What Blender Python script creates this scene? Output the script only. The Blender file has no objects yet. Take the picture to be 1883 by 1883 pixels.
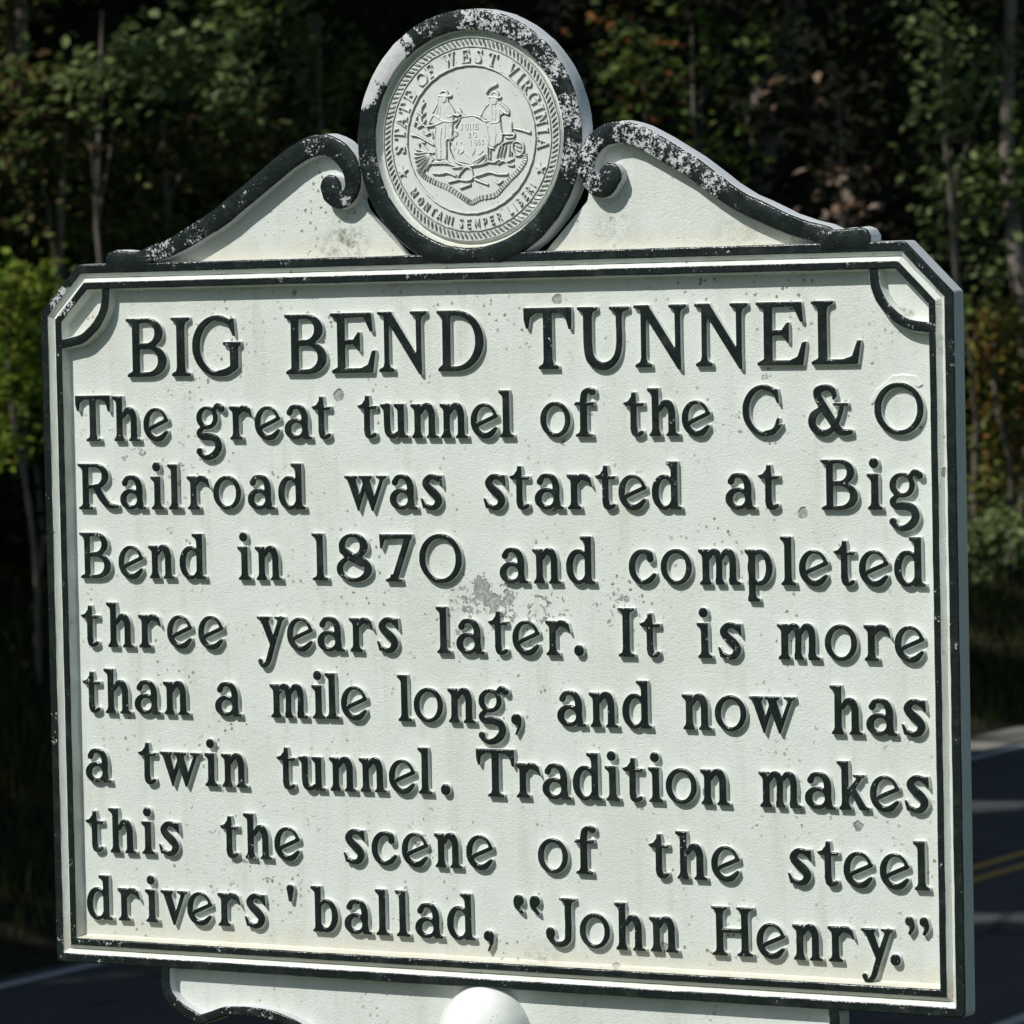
import bpy, math, random
import numpy as np
from mathutils import Vector, Matrix
from mathutils.geometry import delaunay_2d_cdt
R=math.radians
rng=np.random.default_rng(7); random.seed(7)
scene=bpy.context.scene
COL=scene.collection
# ================================================================ camera, sky, sun, exposure
CAM_LOC=Vector((2.3046,-3.9938,1.9343)); YAW,PITCH,ROLL=0.5152,-0.0429,-0.0209
FPX,SIZE=8336.2,1883.0
cd=bpy.data.cameras.new('camera'); cam=bpy.data.objects.new('camera',cd); COL.objects.link(cam)
def rot(y,p,r): return Matrix.Rotation(y,3,'Y')@Matrix.Rotation(p,3,'X')@Matrix.Rotation(r,3,'Z')
SIGN=Matrix.Rotation(math.pi/2,3,'X')          # marker frame (right, up, out) -> world
CAMR=SIGN@rot(YAW,PITCH,ROLL)
cam.matrix_world=Matrix.Translation(CAM_LOC)@CAMR.to_4x4()
cd.sensor_width=36; cd.lens=FPX/SIZE*36; cd.clip_start=.1; cd.clip_end=3000
cd.dof.use_dof=True; cd.dof.focus_distance=4.62; cd.dof.aperture_fstop=22
scene.camera=cam
w=bpy.data.worlds.new('World'); scene.world=w; w.use_nodes=True
nt=w.node_tree; nt.nodes.clear()
sky=nt.nodes.new('ShaderNodeTexSky'); sky.sky_type='NISHITA'; sky.sun_disc=False
SUN=Vector((-.48,-1.0,1.26)).normalized()
sky.sun_elevation=math.asin(SUN.z); sky.sun_rotation=math.atan2(SUN.x,SUN.y)
bg=nt.nodes.new('ShaderNodeBackground'); bg.inputs[1].default_value=.080
wo=nt.nodes.new('ShaderNodeOutputWorld'); wb=nt.nodes.new('ShaderNodeVectorMath'); wb.operation='MULTIPLY'; wb.inputs[1].default_value=(1.0,1.03,.90); nt.links.new(sky.outputs[0],wb.inputs[0]); nt.links.new(wb.outputs[0],bg.inputs[0])   # the camera's white balance
nt.links.new(bg.outputs[0],wo.inputs[0])
sd=bpy.data.lights.new('sun','SUN'); sd.energy=4.3; sd.angle=R(.53); sd.color=(1,.98,.93)
so=bpy.data.objects.new('sun',sd); COL.objects.link(so); so.rotation_euler=SUN.to_track_quat('Z','Y').to_euler(); so.location=(-20,-40,50)
vs=scene.view_settings; vs.view_transform='Standard'; vs.look='None'; vs.exposure=0; vs.gamma=1; vs.use_curve_mapping=False
def at(px,py,d):
    "the world point seen at pixel (px,py) of the photograph, d metres along the view axis"
    return CAM_LOC+CAMR@Vector(((px-SIZE/2)/FPX*d,-(py-SIZE/2)/FPX*d,-d))
# ================================================================ object helpers
def tag(o,label=None,cat=None,group=None,kind=None):
    for k,v in (('label',label),('category',cat),('group',group),('kind',kind)):
        if v: o[k]=v
    return o
def empty(name,loc=(0,0,0),parent=None):
    o=bpy.data.objects.new(name,None); COL.objects.link(o); o.location=loc; o.parent=parent; o.empty_display_size=.2
    return o
def mesh_obj(name,V,F,mats,parent=None,mi=None,smooth=False,loc=None):
    me=bpy.data.meshes.new(name); me.from_pydata([tuple(map(float,v)) for v in V],[],[tuple(map(int,f)) for f in F])
    for m in (mats if isinstance(mats,(list,tuple)) else [mats]): me.materials.append(m)
    if mi is not None: me.polygons.foreach_set('material_index',np.asarray(mi,dtype=np.int32))
    if smooth: me.polygons.foreach_set('use_smooth',np.ones(len(me.polygons),bool))
    me.update()
    o=bpy.data.objects.new(name,me); COL.objects.link(o); o.parent=parent
    if loc is not None: o.location=loc
    return o
# ================================================================ materials
class NT:
    def __init__(s,name):
        s.m=bpy.data.materials.new(name); s.m.use_nodes=True; s.t=s.m.node_tree; s.t.nodes.clear()
        s.out=s.n('OutputMaterial'); s.b=s.n('BsdfPrincipled'); s.l(s.b.outputs[0],s.out.inputs[0])
    def n(s,t,**k):
        x=s.t.nodes.new('ShaderNode'+t)
        for a,v in k.items(): setattr(x,a,v)
        return x
    def l(s,a,b): s.t.links.new(a,b)
    def put(s,sock,v):
        if isinstance(v,bpy.types.NodeSocket): s.l(v,sock)
        elif isinstance(v,(tuple,list)) and len(v)==3 and sock.type=='RGBA': sock.default_value=(*v,1)
        else: sock.default_value=v
    def pos(s):
        if not hasattr(s,'_p'): s._p=s.n('NewGeometry').outputs['Position']
        return s._p
    def scl(s,v,sc):
        x=s.n('VectorMath',operation='MULTIPLY'); s.put(x.inputs[0],v); x.inputs[1].default_value=sc; return x.outputs[0]
    def noise(s,scale,detail=3,rough=.55,v=None,dist=0):
        x=s.n('TexNoise'); s.put(x.inputs['Vector'],v if v is not None else s.pos()); x.inputs['Scale'].default_value=scale
        x.inputs['Detail'].default_value=detail; x.inputs['Roughness'].default_value=rough; x.inputs['Distortion'].default_value=dist
        return x.outputs['Fac']
    def voro(s,scale,out='Distance',feature='F1',v=None):
        x=s.n('TexVoronoi',feature=feature); s.put(x.inputs['Vector'],v if v is not None else s.pos()); x.inputs['Scale'].default_value=scale
        return x.outputs[out]
    def mr(s,v,a,b,c=0,d=1,smooth=False):
        x=s.n('MapRange'); x.interpolation_type='SMOOTHSTEP' if smooth else 'LINEAR'
        s.put(x.inputs[0],v)
        for i,k in enumerate((a,b,c,d)): s.put(x.inputs[1+i],k)
        return x.outputs[0]
    def ma(s,op,a,b=0,c=0):
        x=s.n('Math',operation=op); s.put(x.inputs[0],a); s.put(x.inputs[1],b)
        if op in('MULTIPLY_ADD',): s.put(x.inputs[2],c)
        return x.outputs[0]
    def mix(s,f,a,b):
        x=s.n('Mix',data_type='RGBA'); s.put(x.inputs[0],f); s.put(x.inputs[6],a); s.put(x.inputs[7],b); return x.outputs[2]
    def blob(s,c,r,soft=.6):
        x=s.n('VectorMath',operation='DISTANCE'); s.l(s.pos(),x.inputs[0]); x.inputs[1].default_value=c
        return s.mr(x.outputs['Value'],r,r*soft,0,1,True)
    def bump(s,h,st,dist=.001,prev=None):
        x=s.n('Bump'); s.put(x.inputs['Height'],h); x.inputs['Strength'].default_value=st; x.inputs['Distance'].default_value=dist
        if prev is not None: s.l(prev,x.inputs['Normal'])
        return x.outputs[0]
    def done(s,col,rough,normal=None,spec=.5):
        s.put(s.b.inputs['Base Color'],col); s.put(s.b.inputs['Roughness'],rough); s.b.inputs['Specular IOR Level'].default_value=spec
        if normal is not None: s.l(normal,s.b.inputs['Normal'])
        return s.m
BASE=1.25                                          # height of the plate's bottom edge above the ground
def mk(x,y,z=-13.0): return (x/1000,-z/1000,y/1000+BASE)    # marker millimetres -> world metres
def white_paint():
    t=NT('aged_white_paint')
    n1=t.noise(560,2,.6); n2=t.noise(60,3,.6); n3=t.noise(9,4,.6)
    col=t.mix(n2,(.625,.665,.63),(.72,.755,.72))
    col=t.mix(t.ma('MULTIPLY',t.mr(n3,.45,.75),.30),col,(.56,.545,.46))
    # rain streaks: noise drawn out along the height
    st=t.noise(60,4,.65,v=t.scl(t.pos(),(1,1,.10)))
    col=t.mix(t.ma('MULTIPLY',t.mr(st,.52,.80),.42),col,(.47,.46,.40))
    # cream grime that gathers along the foot of the plate and under the pediment
    sx=t.n('SeparateXYZ'); t.l(t.pos(),sx.inputs[0])
    for lo,hi,k in ((BASE+.022,BASE+.055,.55),(BASE+.752,BASE+.775,.5)):
        g=t.mr(t.ma('ADD',sx.outputs[2],t.ma('MULTIPLY',t.noise(55,3),.035)),lo+.018,hi+.018,k,0)
        up=t.mr(sx.outputs[2],lo-.012,lo-.002,0,1)
        col=t.mix(t.ma('MULTIPLY',g,up),col,(.57,.52,.38))
    # algae under the scrolls, mould in corners
    al=t.noise(120,4,.7)
    for c,r,k in ((mk(-152,766),.034,.9),(mk(-155,800),.030,.35),(mk(-176,762),.02,.5),(mk(160,775),.035,.35),(mk(300,752),.05,.3),(mk(478,679),.014,.9),(mk(520,650,-3),.012,.9),(mk(60,30),.03,.45),(mk(-60,390),.10,.15),(mk(-390,660),.02,.3)):
        col=t.mix(t.ma('MULTIPLY',t.ma('MULTIPLY',t.blob(c,r,.1),t.mr(al,.42,.62)),k),col,(.16,.165,.11))
    # rusty flyspecks in drifts
    wv=t.n('VectorMath',operation='ADD'); t.l(t.pos(),wv.inputs[0]); t.l(t.scl(t.n_col(420),(.0045,.0045,.0045)),wv.inputs[1]); vd=t.voro(120,v=wv.outputs[0]); cl=t.noise(13,4,.7)
    sp=t.ma('MULTIPLY',t.mr(vd,.25,.17),t.mr(cl,.50,.62)); sp=t.ma('MULTIPLY',sp,t.mr(t.voro(120,'Color',v=wv.outputs[0]),.42,.5))
    col=t.mix(t.ma('MULTIPLY',sp,.9),col,(.20,.17,.12))
    # larger lost flakes, grey metal under
    warp=t.n('VectorMath',operation='ADD'); t.l(t.pos(),warp.inputs[0]); t.l(t.scl(t.n_col(90),(.009,.009,.009)),warp.inputs[1])
    vb=t.voro(19,v=warp.outputs[0]); vc=t.n('SeparateColor'); t.l(t.voro(19,'Color',v=warp.outputs[0]),vc.inputs[0])
    fl=t.ma('MULTIPLY',t.mr(vb,.125,.105),t.mr(vc.outputs[0],.76,.78)); 
    pn=t.noise(95,5,.7); w2=t.n('VectorMath',operation='ADD'); t.l(t.pos(),w2.inputs[0]); t.l(t.scl(t.n_col(140),(.006,.006,.006)),w2.inputs[1])
    pz=None
    for c,r,k in ((mk(0,408),.020,1.0),(mk(12,392),.020,.8),(mk(30,400),.022,.6),(mk(24,388),.03,.5),(mk(58,399),.026,.28),(mk(92,392),.022,.28),(mk(-20,396),.034,.3),(mk(60,384),.05,.26),(mk(-30,372),.06,.22),(mk(150,392),.03,.25),(mk(300,600),.05,.12),(mk(-390,560),.10,.13),(mk(-300,120),.12,.12),(mk(-80,110),.10,.12)):
        b=t.ma('MULTIPLY',t.blob(c,r,.25),k); pz=b if pz is None else t.ma('MAXIMUM',pz,b)
    c1=t.n('SeparateColor'); t.l(t.voro(130,'Color',v=w2.outputs[0]),c1.inputs[0]); c2=t.n('SeparateColor'); t.l(t.voro(300,'Color',v=w2.outputs[0]),c2.inputs[0])
    rv=t.ma('ADD',t.ma('MULTIPLY',c1.outputs[0],.55),t.ma('MULTIPLY',c2.outputs[0],.45))
    pe=t.mr(t.ma('SUBTRACT',t.ma('MULTIPLY',pz,.95),rv),-.02,.02)
    lost=t.ma('MAXIMUM',fl,pe)
    metal=t.mix(t.mr(t.noise(240,4),.40,.62),(.25,.255,.24),(.43,.44,.42))
    dk=t.ma('MULTIPLY',t.mr(t.voro(300,'Distance','DISTANCE_TO_EDGE',v=w2.outputs[0]),.10,.03),t.mr(t.noise(60,3),.52,.60))
    metal=t.mix(dk,metal,(.06,.055,.045))
    col=t.mix(lost,col,metal)
    h=t.bump(n1,.65,.0009); h=t.bump(t.noise(170,2),.13,.0016,h); h=t.bump(t.ma('SUBTRACT',1,lost),.9,.0012,h)
    cr=t.mr(t.voro(36,'Distance','DISTANCE_TO_EDGE',v=warp.outputs[0]),.0,.02,0,1); 
    h=t.bump(t.ma('MAXIMUM',cr,t.mr(t.noise(14,3),.60,.57)),.35,.0006,h)
    return t.done(col,t.mr(lost,0,1,.48,.8),h,.35)
def n_col(t,sc):
    x=t.n('TexNoise'); t.l(t.pos(),x.inputs['Vector']); x.inputs['Scale'].default_value=sc; x.inputs['Detail'].default_value=3
    y=t.n('VectorMath',operation='SUBTRACT'); t.l(x.outputs['Color'],y.inputs[0]); y.inputs[1].default_value=(.5,.5,.5); return y.outputs[0]
NT.n_col=n_col
def black_paint(name,amount,rough=.30,letters=False):
    t=NT(name)
    cz=t.n('SeparateColor'); t.l(t.voro(520,'Color'),cz.inputs[0]); n=t.ma('ADD',t.ma('MULTIPLY',t.noise(120,7,.8),.86),t.ma('MULTIPLY',cz.outputs[0],.14)); big=t.noise(16,3,.6)
    a=t.mr(big,.35,.70,amount*.2,amount)
    if not letters:
        for c,r,k in ((mk(70,975,0),.055,0.25),(mk(105,940,0),.045,0.265),(mk(122,890,0),.035,0.28),(mk(118,845,0),.03,0.26),(mk(20,992,0),.05,0.29),(mk(-45,985,0),.03,0.21),
                      (mk(-96,952,0),.042,0.50),(mk(-122,922,0),.030,0.50),(mk(-72,968,0),.022,0.30),(mk(190,866,0),.04,0.27),(mk(245,836,0),.034,0.27),(mk(278,812,0),.026,0.27),(mk(215,852,0),.03,0.27),
                      (mk(140,850,0),.03,0.27),(mk(137,820,0),.03,0.27),(mk(-185,866,0),.025,0.22),(mk(-335,781,0),.035,0.21),(mk(-375,764,0),.03,0.24),(mk(-385,760,0),.02,0.22),(mk(-505,712,0),.028,0.30),(mk(-146,808,0),.012,0.29),(mk(500,718,0),.02,0.18)):
            a=t.ma('MAXIMUM',a,t.ma('MULTIPLY',t.blob(c,r,.35),k))
    chip=t.mr(n,t.ma('SUBTRACT',.77,a),t.ma('SUBTRACT',.785,a),0,1)
    base=t.mix(t.noise(25,3),(.006,.010,.010),(.014,.022,.021))
    base=t.mix(t.ma('MULTIPLY',t.mr(t.noise(45,4,.65),.50,.72),.6),base,(.040,.050,.046))
    col=t.mix(chip,base,t.mix(t.noise(90,3),(.40,.40,.42),(.66,.68,.68)))
    h=t.bump(t.noise(420,3,.6),.55,.0009); h=t.bump(t.noise(70,3),.6,.0016,h); h=t.bump(t.ma('SUBTRACT',1,chip),.8,.0008,h)
    return t.done(col,t.mix(chip,(rough,)*3,(.62,)*3),h,.5)
WHITE=white_paint(); BLACK=black_paint('chipped_black_paint',.215,.20); BLACKL=black_paint('black_letter_paint',.175,.20,True)
def plain_white(name,c,bs,rough=.4,foot=None):
    t=NT(name); col=t.mix(t.noise(40,3),tuple(v*.93 for v in c),c)
    if foot:                                # shade round the foot of the relief, put into the colour as a dark outline
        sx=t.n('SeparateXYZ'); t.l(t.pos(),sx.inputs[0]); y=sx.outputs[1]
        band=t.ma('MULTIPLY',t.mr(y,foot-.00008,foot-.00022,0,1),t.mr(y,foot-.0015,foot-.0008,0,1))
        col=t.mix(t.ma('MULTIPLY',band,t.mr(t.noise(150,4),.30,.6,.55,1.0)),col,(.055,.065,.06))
    col=t.mix(t.ma('MULTIPLY',t.mr(t.noise(22,5,.7),.52,.72),.35),col,(.45,.44,.38)); sp=t.ma('MULTIPLY',t.mr(t.voro(170),.17,.10),t.mr(t.noise(30,2),.46,.54))
    col=t.mix(t.ma('MULTIPLY',sp,.8),col,(.2,.19,.16))
    return t.done(col,rough,t.bump(t.noise(160,3),bs,.0008),.4)
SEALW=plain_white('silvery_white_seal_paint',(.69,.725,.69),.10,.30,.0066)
BALLW=plain_white('glossy_white_enamel',(.80,.83,.80),.10,.22)
SIDEW=plain_white('grey_white_edge_paint',(.62,.64,.66),.2,.5)
# ---------------------------------------------------------------- glyph drawing (cap height = 100 units)
SW=15.5
def P(*p): return ('+',('poly',p))
def M_(*p): return ('-',('poly',p))
def K(*p,cl=False): return ('+',('path',p))          # stroke: (x,y,radius) control points
def KM(*p): return ('-',('path',p))
def E_(cx,cy,rx,ry,rot=0): return ('+',('ell',(cx,cy,rx,ry,rot)))
def EM(cx,cy,rx,ry,rot=0): return ('-',('ell',(cx,cy,rx,ry,rot)))
def ST(x,y0,y1,s=SW): return P((x-s/2,y0),(x+s/2,y0),(x+s/2,y1),(x-s/2,y1))
def FT(x,y,wl,wr,d=1,s=SW,t=5): return P((x-wl,y),(x+wr,y),(x+wr,y+t*d),(x+s/2+2,y+(t+4)*d),(x+s/2,y+(t+11)*d),(x-s/2,y+(t+11)*d),(x-s/2-2,y+(t+4)*d),(x-wl,y+t*d))
def FL(x,h,s=SW,w=10): return P((x-s/2-w,h),(x+s/2,h),(x+s/2,h-20),(x-s/2,h-20),(x-s/2-1,h-13),(x-s/2-w,h-6))
X=72
G={}
G['a']=[K((13,57,7.5),(19,67,5.5),(32,69,5),(43,64,7),(49.5,50,8),(50,22,8),(52,9,8)),P((46,0),(67,0),(67,5),(59,9),(58,16),(44,14)),E_(27,22,27,23),EM(30,22,13.5,13.5)]
G['b']=[ST(18,4,98),FL(18,98),P((6,0),(20,0),(26,8),(26,16),(10.3,16),(9,8),(4,4)),E_(39,35,28,36),EM(37,36,14.5,26),P((10.3,0),(25.7,0),(25.7,90),(10.3,90)),P((20,0),(30,-1),(36,8),(25,10))]
G['c']=[E_(31,35,31,36.5),EM(35,35,20,27.5),M_((36,62),(70,74),(70,20),(42,22)),K((36,67,5),(48,62,6.5),(49,52,8)),K((34,3,5),(48,9,6),(58,19,4.5))]
G['d']=[ST(51,6,98),FL(51,98,w=11),E_(28,35,28,36.5),EM(31,35,15,27),ST(51,6,98),P((43,0),(68,0),(68,5),(60,9),(58.7,16),(43,16))]
G['e']=[E_(32,35,32,36.5),EM(35,37,20,27),M_((26,20),(20,24),(68,45),(78,30),(62,18),(42,16)),K((15,26,4.5),(60,45,4.5)),K((32,3,5.5),(46,7,6.5),(59,19,4))]
G['f']=[ST(23,4,78),FT(23,0,17,20),K((23,72,7.7),(25,88,7),(34,96,5),(43,92,7.5)),P((2,64),(46,64),(46,72),(6,72))]
G['g']=[E_(30,48,27,25),EM(31,49,14,16.5),K((46,64,5),(56,74,5.5),(67,67,7.5)),K((18,26,5),(9,17,6),(17,8,8.5),(38,7,8.5),(53,0,8.5),(57,-16,8.5),(46,-31,8),(27,-37.5,6),(12,-31,5.5)),E_(9.5,-24,8,8)]
NH=[K((25,54,4.5),(33,66,6),(44,65,8),(50.5,52,8),(51,28,8),(51,9,8)),P((43.3,0),(67.5,0),(67.5,4),(60,8),(58.8,18),(43.3,18)),P((38,0),(46,0),(46,12),(43.3,16),(42.5,8),(38,4))]
def sh(ops,dx):
    o=[]
    for s,(k,a) in ops:
        o.append((s,(k,(a[0]+dx,)+tuple(a[1:])) if k=='ell' else (k,tuple((p[0]+dx,)+tuple(p[1:]) for p in a))))
    return o
G['h']=[ST(18,4,98),FL(18,98),FT(18,0,14,12)]+sh(NH,3)
G['i']=[ST(17,4,X),FL(17,X,w=9),FT(17,0,15,16),E_(15,92,10,10.5)]
G['k']=[ST(18,4,98),FL(18,98),FT(18,0,14,13),K((22,30,6),(48,62,5)),P((36,65),(60,65),(60,71),(34,71)),P((26,42),(40,44),(62,8),(70,5),(70,0),(48,0)) ]
G['l']=[ST(17,4,98),FL(17,98,w=9),FT(17,0,15,17)]
G['m']=[ST(17,4,X),FL(17,X,w=9),FT(17,0,14,12,s=14),K((24,55,4.5),(31,66,6),(41,65,7),(46,52,7),(46,9,7)),FT(46,0,8,12,s=14),K((52,55,4.5),(60,66,6),(70,65,7.5),(76,52,7.5),(76,9,7.5)),FT(76,0,8,18,s=15)]
G['n']=[ST(17,4,X),FL(17,X,w=9),FT(17,0,14,12)]+NH
G['o']=[E_(35,35.5,35,37),EM(35.5,35.5,21.5,28)]
G['p']=[ST(16,-30,X),FL(16,X,w=8),FT(16,-33,10,17),E_(34,35.5,28,36.5),EM(32,35.5,15,27),ST(16,-30,68)]
G['r']=[ST(17,4,X),FL(17,X,w=9),FT(17,0,15,16),K((24,56,4.5),(32,66,6.5),(43,66,6.5)),P((40,60),(42,72),(54,66),(59,46),(55,47),(49,56))]
G['s']=[K((44,60,5),(36,67,5.5),(22,67,6.5),(13,56,8),(20,44,9),(34,32,9.5),(42,20,8.5),(36,7,7),(24,3.5,5.5),(13,8,5)),P((42,72),(50,72),(52,48),(48,48),(40,60)),P((0,24),(5,24),(12,12),(14,3),(6,2))]
G['t']=[K((24,66,7.5),(24,18,7.5)),K((24,18,7.7),(27,7,7.5),(36,4.5,5),(42,8,4.5)),P((20,90),(29,90),(31.5,62),(16.5,62)),P((0,68),(6,61.5),(46,61.5),(48,68),(22,69),(18,80),(12,72))]
G['u']=[K((16,66,7.7),(16,24,7.7),(20,9,7.5),(31,4,5.5),(40,10,4.5)),FL(16,X,w=8),ST(49,6,X),FL(49,X,w=9),P((42,0),(66,0),(66,5),(58,9),(56.7,16),(42,16))]
G['v']=[P((6,68),(26,68),(43,18),(36,-3),(32,-3)),P((0,72),(32,72),(32,66),(26,62),(8,62),(0,67)),P((34,-3),(37,-3),(64,68),(54,68),(36,20)),P((42,72),(69,72),(69,67),(64,64),(50,64),(42,67))]
G['w']=[P((6,68),(26,68),(42,20),(35,-3),(32,-3)),P((0,72),(32,72),(32,66),(26,62),(8,62),(0,67)),P((34,-3),(60,68),(50,68),(33,22)),P((40,68),(60,68),(77,20),(70,-3),(66,-3)),P((36,72),(68,72),(68,66),(60,62),(44,62),(36,67)),P((67,-3),(70,-3),(98,68),(89,68),(70,22)),P((78,72),(104,72),(104,67),(98,64),(86,64),(78,67))]
G['y']=[P((7,68),(27,68),(42,28),(40,6),(34,6)),P((0,72),(33,72),(33,66),(27,62),(8,62),(0,67)),K((60,68,5.5),(38,10,6.5),(28,-20,6.5),(21,-31,6),(12,-33,5),(7,-24,6)),P((44,72),(71,72),(71,67),(66,64),(52,64),(44,67))]
G['0']=[E_(51,50,51,52),EM(51,50,36,42)]
G['1']=[ST(21,4,98),P((2,100),(28.7,100),(28.7,80),(13.3,80),(12,88),(2,95)),FT(21,0,18,19)]
G['7']=[P((0,100),(80,100),(80,90),(14,88),(10,78),(6,68),(2,70)),P((80,98),(62,94),(28,6),(44,6)),FT(34,0,20,20,s=15)]
G['8']=[E_(42,75,36,27),E_(43.5,27,43.5,28.5),EM(40,76,18,18,),EM(42,27,26,19),KM((26,66,3),(30,62,2)) ,K((16,66,9),(34,54,9.5),(62,40,9))]
G['&']=[K((58,78,5),(52,90,6),(38,94,6.5),(22,88,8),(22,76,8.5),(32,58,9),(62,14,8.5),(74,5,7),(90,6,5.5)),K((28,52,5),(12,38,8),(10,20,8),(22,6,7.5),(40,4,7),(56,16,5),(66,34,5),(72,54,5)),P((54,58),(86,58),(86,64),(54,64)),P((52,70),(58,70),(60,92),(54,92))]
G['.']=[E_(11,11,11.5,12)]
G[',']=[E_(12,11,12,12),P((12,2),(24,14),(22,-4),(12,-22),(8,-20),(14,-6))]
G["'"]=[P((1,88),(18,88),(13,60),(6,60)),E_(9.5,88,9,9)]
G['“']=[E_(13,89,11.5,12),K((7,86,6),(10,75,5.5),(20,64,3.5)),E_(48,89,11.5,12),K((42,86,6),(45,75,5.5),(55,64,3.5))]
G['”']=[E_(9,90,9.5,10),K((14,88,5),(15,78,5),(9,66,3.5)),E_(39,90,9.5,10),K((44,88,5),(45,78,5),(39,66,3.5))]
G['B']=[ST(20,3,97),P((0,100),(45,100),(45,92),(28,92),(20,84),(12,88),(0,95)),P((2,0),(48,0),(48,8),(28,8),(20,14),(12,10),(2,5)),
  E_(43,75,32,25),EM(40,75,18,17.5),E_(46,27.5,36,27.5),EM(42,28,22,19.5),M_((27.8,58),(40,58),(40,92),(27.8,92)),M_((27.8,8.5),(42,8.5),(42,47.5),(27.8,47.5)),P((12.2,8),(27.8,8),(27.8,92),(12.2,92)),P((20,47),(44,47.5),(44,57),(20,57)),M_((-5,10),(12.2,13),(12.2,88),(-5,93)),P((20,92),(44,92.2),(44,100),(20,100)),P((20,0),(46,0),(46,8),(20,8))]
G['C']=[E_(51,50,51,52),EM(54,50,38,43),M_((62,110),(92,110),(110,80),(110,22),(76,24),(64,52)),K((52,96.5,5.5),(68,92,5.5),(80,82,5.5)),P((84,92),(79,94),(74,82),(82,64),(87.5,64)),K((54,4,6),(70,7,6.5),(79,15,6),(84,32,3.6))]
G['D']=[ST(18,3,97),P((0,100),(40,100),(40,92),(26,92),(18,84),(10,88),(0,95)),P((2,0),(40,0),(40,8),(26,8),(18,14),(10,10),(2,5)),E_(36,50,52,50),EM(34,50,38,41.5),M_((-40,-10),(26,8),(26,92),(-40,110)),P((10.3,8),(26,8),(26,92),(10.3,92)),P((2,0),(38,0),(38,8),(26,8),(10.3,12),(2,5)),P((0,100),(38,100),(38,92),(26,92),(10.3,88),(0,95))]
G['E']=[ST(21,3,97),P((0,100),(80,100),(80,92),(29,91),(21,84),(13,88),(0,95)),P((72,98),(80,98),(83,68),(77,68),(66,90)),P((28,47.5),(52,47.5),(52,56),(28,56)),P((46,46),(54,36),(58,36),(58,68),(54,68),(46,58)),P((2,0),(80,0),(80,8.5),(29,8.5),(21,14),(13,10),(2,5)),P((58,8),(72,14),(80,36),(88,38),(82,0),(60,0))]
G['G']=[E_(51,50,51,52),EM(54,50,38,43.5),M_((66,110),(95,110),(112,80),(112,57),(60,57),(62,70)),K((52,97,5),(70,92,5),(80,84,5)),P((84,96),(79,98),(72,86),(82,66),(87,66)),M_((56,12),(112,-6),(112,60),(62,60)),ST(84,12,50,17),P((62,57),(98,57),(98,51),(92,48),(92,42),(76,42),(74,48),(62,51)),K((52,3.5,5.5),(68,6,6.5),(84,14,6))]
G['H']=[ST(20,3,97),ST(75,3,97),FT(20,0,17,17),FT(75,0,17,18),FT(20,100,18,18,-1),FT(75,100,18,20,-1),P((20,47),(75,47),(75,56),(20,56))]
G['I']=[ST(19.5,3,97,16.5),FT(19.5,0,18,19.5,s=16.5),FT(19.5,100,19,19,-1,s=16.5)]
G['J']=[K((52,90,7.7),(52,26,7.7),(48,10,7),(34,3,6.5),(18,7,6),(9,20,8)),E_(11,26,11,12),FT(52,100,20,18,-1)]
G['L']=[ST(21,3,97),FT(21,100,19,19,-1),P((2,0),(78,0),(78,8.5),(29,8.5),(21,14),(13,10),(2,5)),P((54,8),(70,13),(79,37),(86,38),(80,0),(58,0))]
G['N']=[P((8,100),(26,100),(84,14),(84,-6),(78,-4),(12,94)),P((0,100),(28,100),(28,92),(12,92),(0,95)),ST(17,3,92,9.5),FT(17,0,15,15,s=9.5),P((73,96),(83,96),(83.5,-6),(77,4)),ST(78.5,10,96,10),FT(78.5,100,16,16,-1,s=10)]
G['O']=[E_(53,50,53,52),EM(53.5,50,38.5,42)]
G['R']=[ST(19,3,97),P((0,100),(40,100),(40,92),(27,92),(19,84),(11,88),(0,95)),FT(19,0,17,18),E_(44,73,32,27),EM(41,73,18,19),M_((26.8,54.5),(41,54.5),(41,92),(26.8,92)),P((19,92),(44,92),(44,100),(19,100)),P((19,46),(46,46),(46,54.5),(19,54.5)),ST(19,3,95),K((46,48,8),(60,24,8.5),(76,9,7),(96,7,4)),M_((-5,10),(11.2,13),(11.2,88),(-5,93))]
G['T']=[ST(45,3,97,17),FT(45,0,18,20,s=17),P((0,100),(90,100),(90,91),(0,91)),P((0,100),(10,100),(22,90),(12,84),(9,66),(4,66),(0,80)),P((90,100),(80,100),(68,90),(78,84),(84,64),(89,64),(90,80))]
G['U']=[K((20,90,8),(20,40,8),(26,14,8),(46,4,7),(66,12,6),(76,36,5.5),(76,90,5.5)),FT(20,100,19,18,-1),FT(76,100,17,19,-1,s=11)]
# capitals used only on the round medallion
G['S']=[K((58,80,6),(46,93,6.5),(28,93,7.5),(15,80,9),(24,62,10),(46,44,10.5),(56,24,9.5),(44,7,8),(26,6,6.5),(12,14,6)),P((56,100),(66,100),(67,68),(61,68),(52,84)),P((2,32),(8,32),(16,16),(14,0),(4,0))]
G['A']=[P((44,100),(54,100),(92,4),(72,4),(44,80)),P((46,88),(44,100),(12,4),(20,4)),P((20,30),(76,30),(76,38),(20,38)),P((0,0),(32,0),(32,6),(0,6)),P((60,0),(100,0),(100,6),(60,6))]
G['F']=[ST(21,3,97),P((0,100),(78,100),(78,92),(29,91),(13,88),(0,95)),P((70,98),(78,98),(80,68),(74,68),(64,90)),P((28,46),(52,46),(52,55),(28,55)),P((48,44),(56,34),(56,68),(48,58)),FT(21,0,18,20)]
G['V']=[P((8,96),(28,96),(52,20),(46,-3),(42,-3)),P((0,100),(36,100),(36,93),(0,93)),P((44,-3),(48,-3),(86,96),(76,96),(46,20)),P((60,100),(94,100),(94,94),(60,94))]
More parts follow.
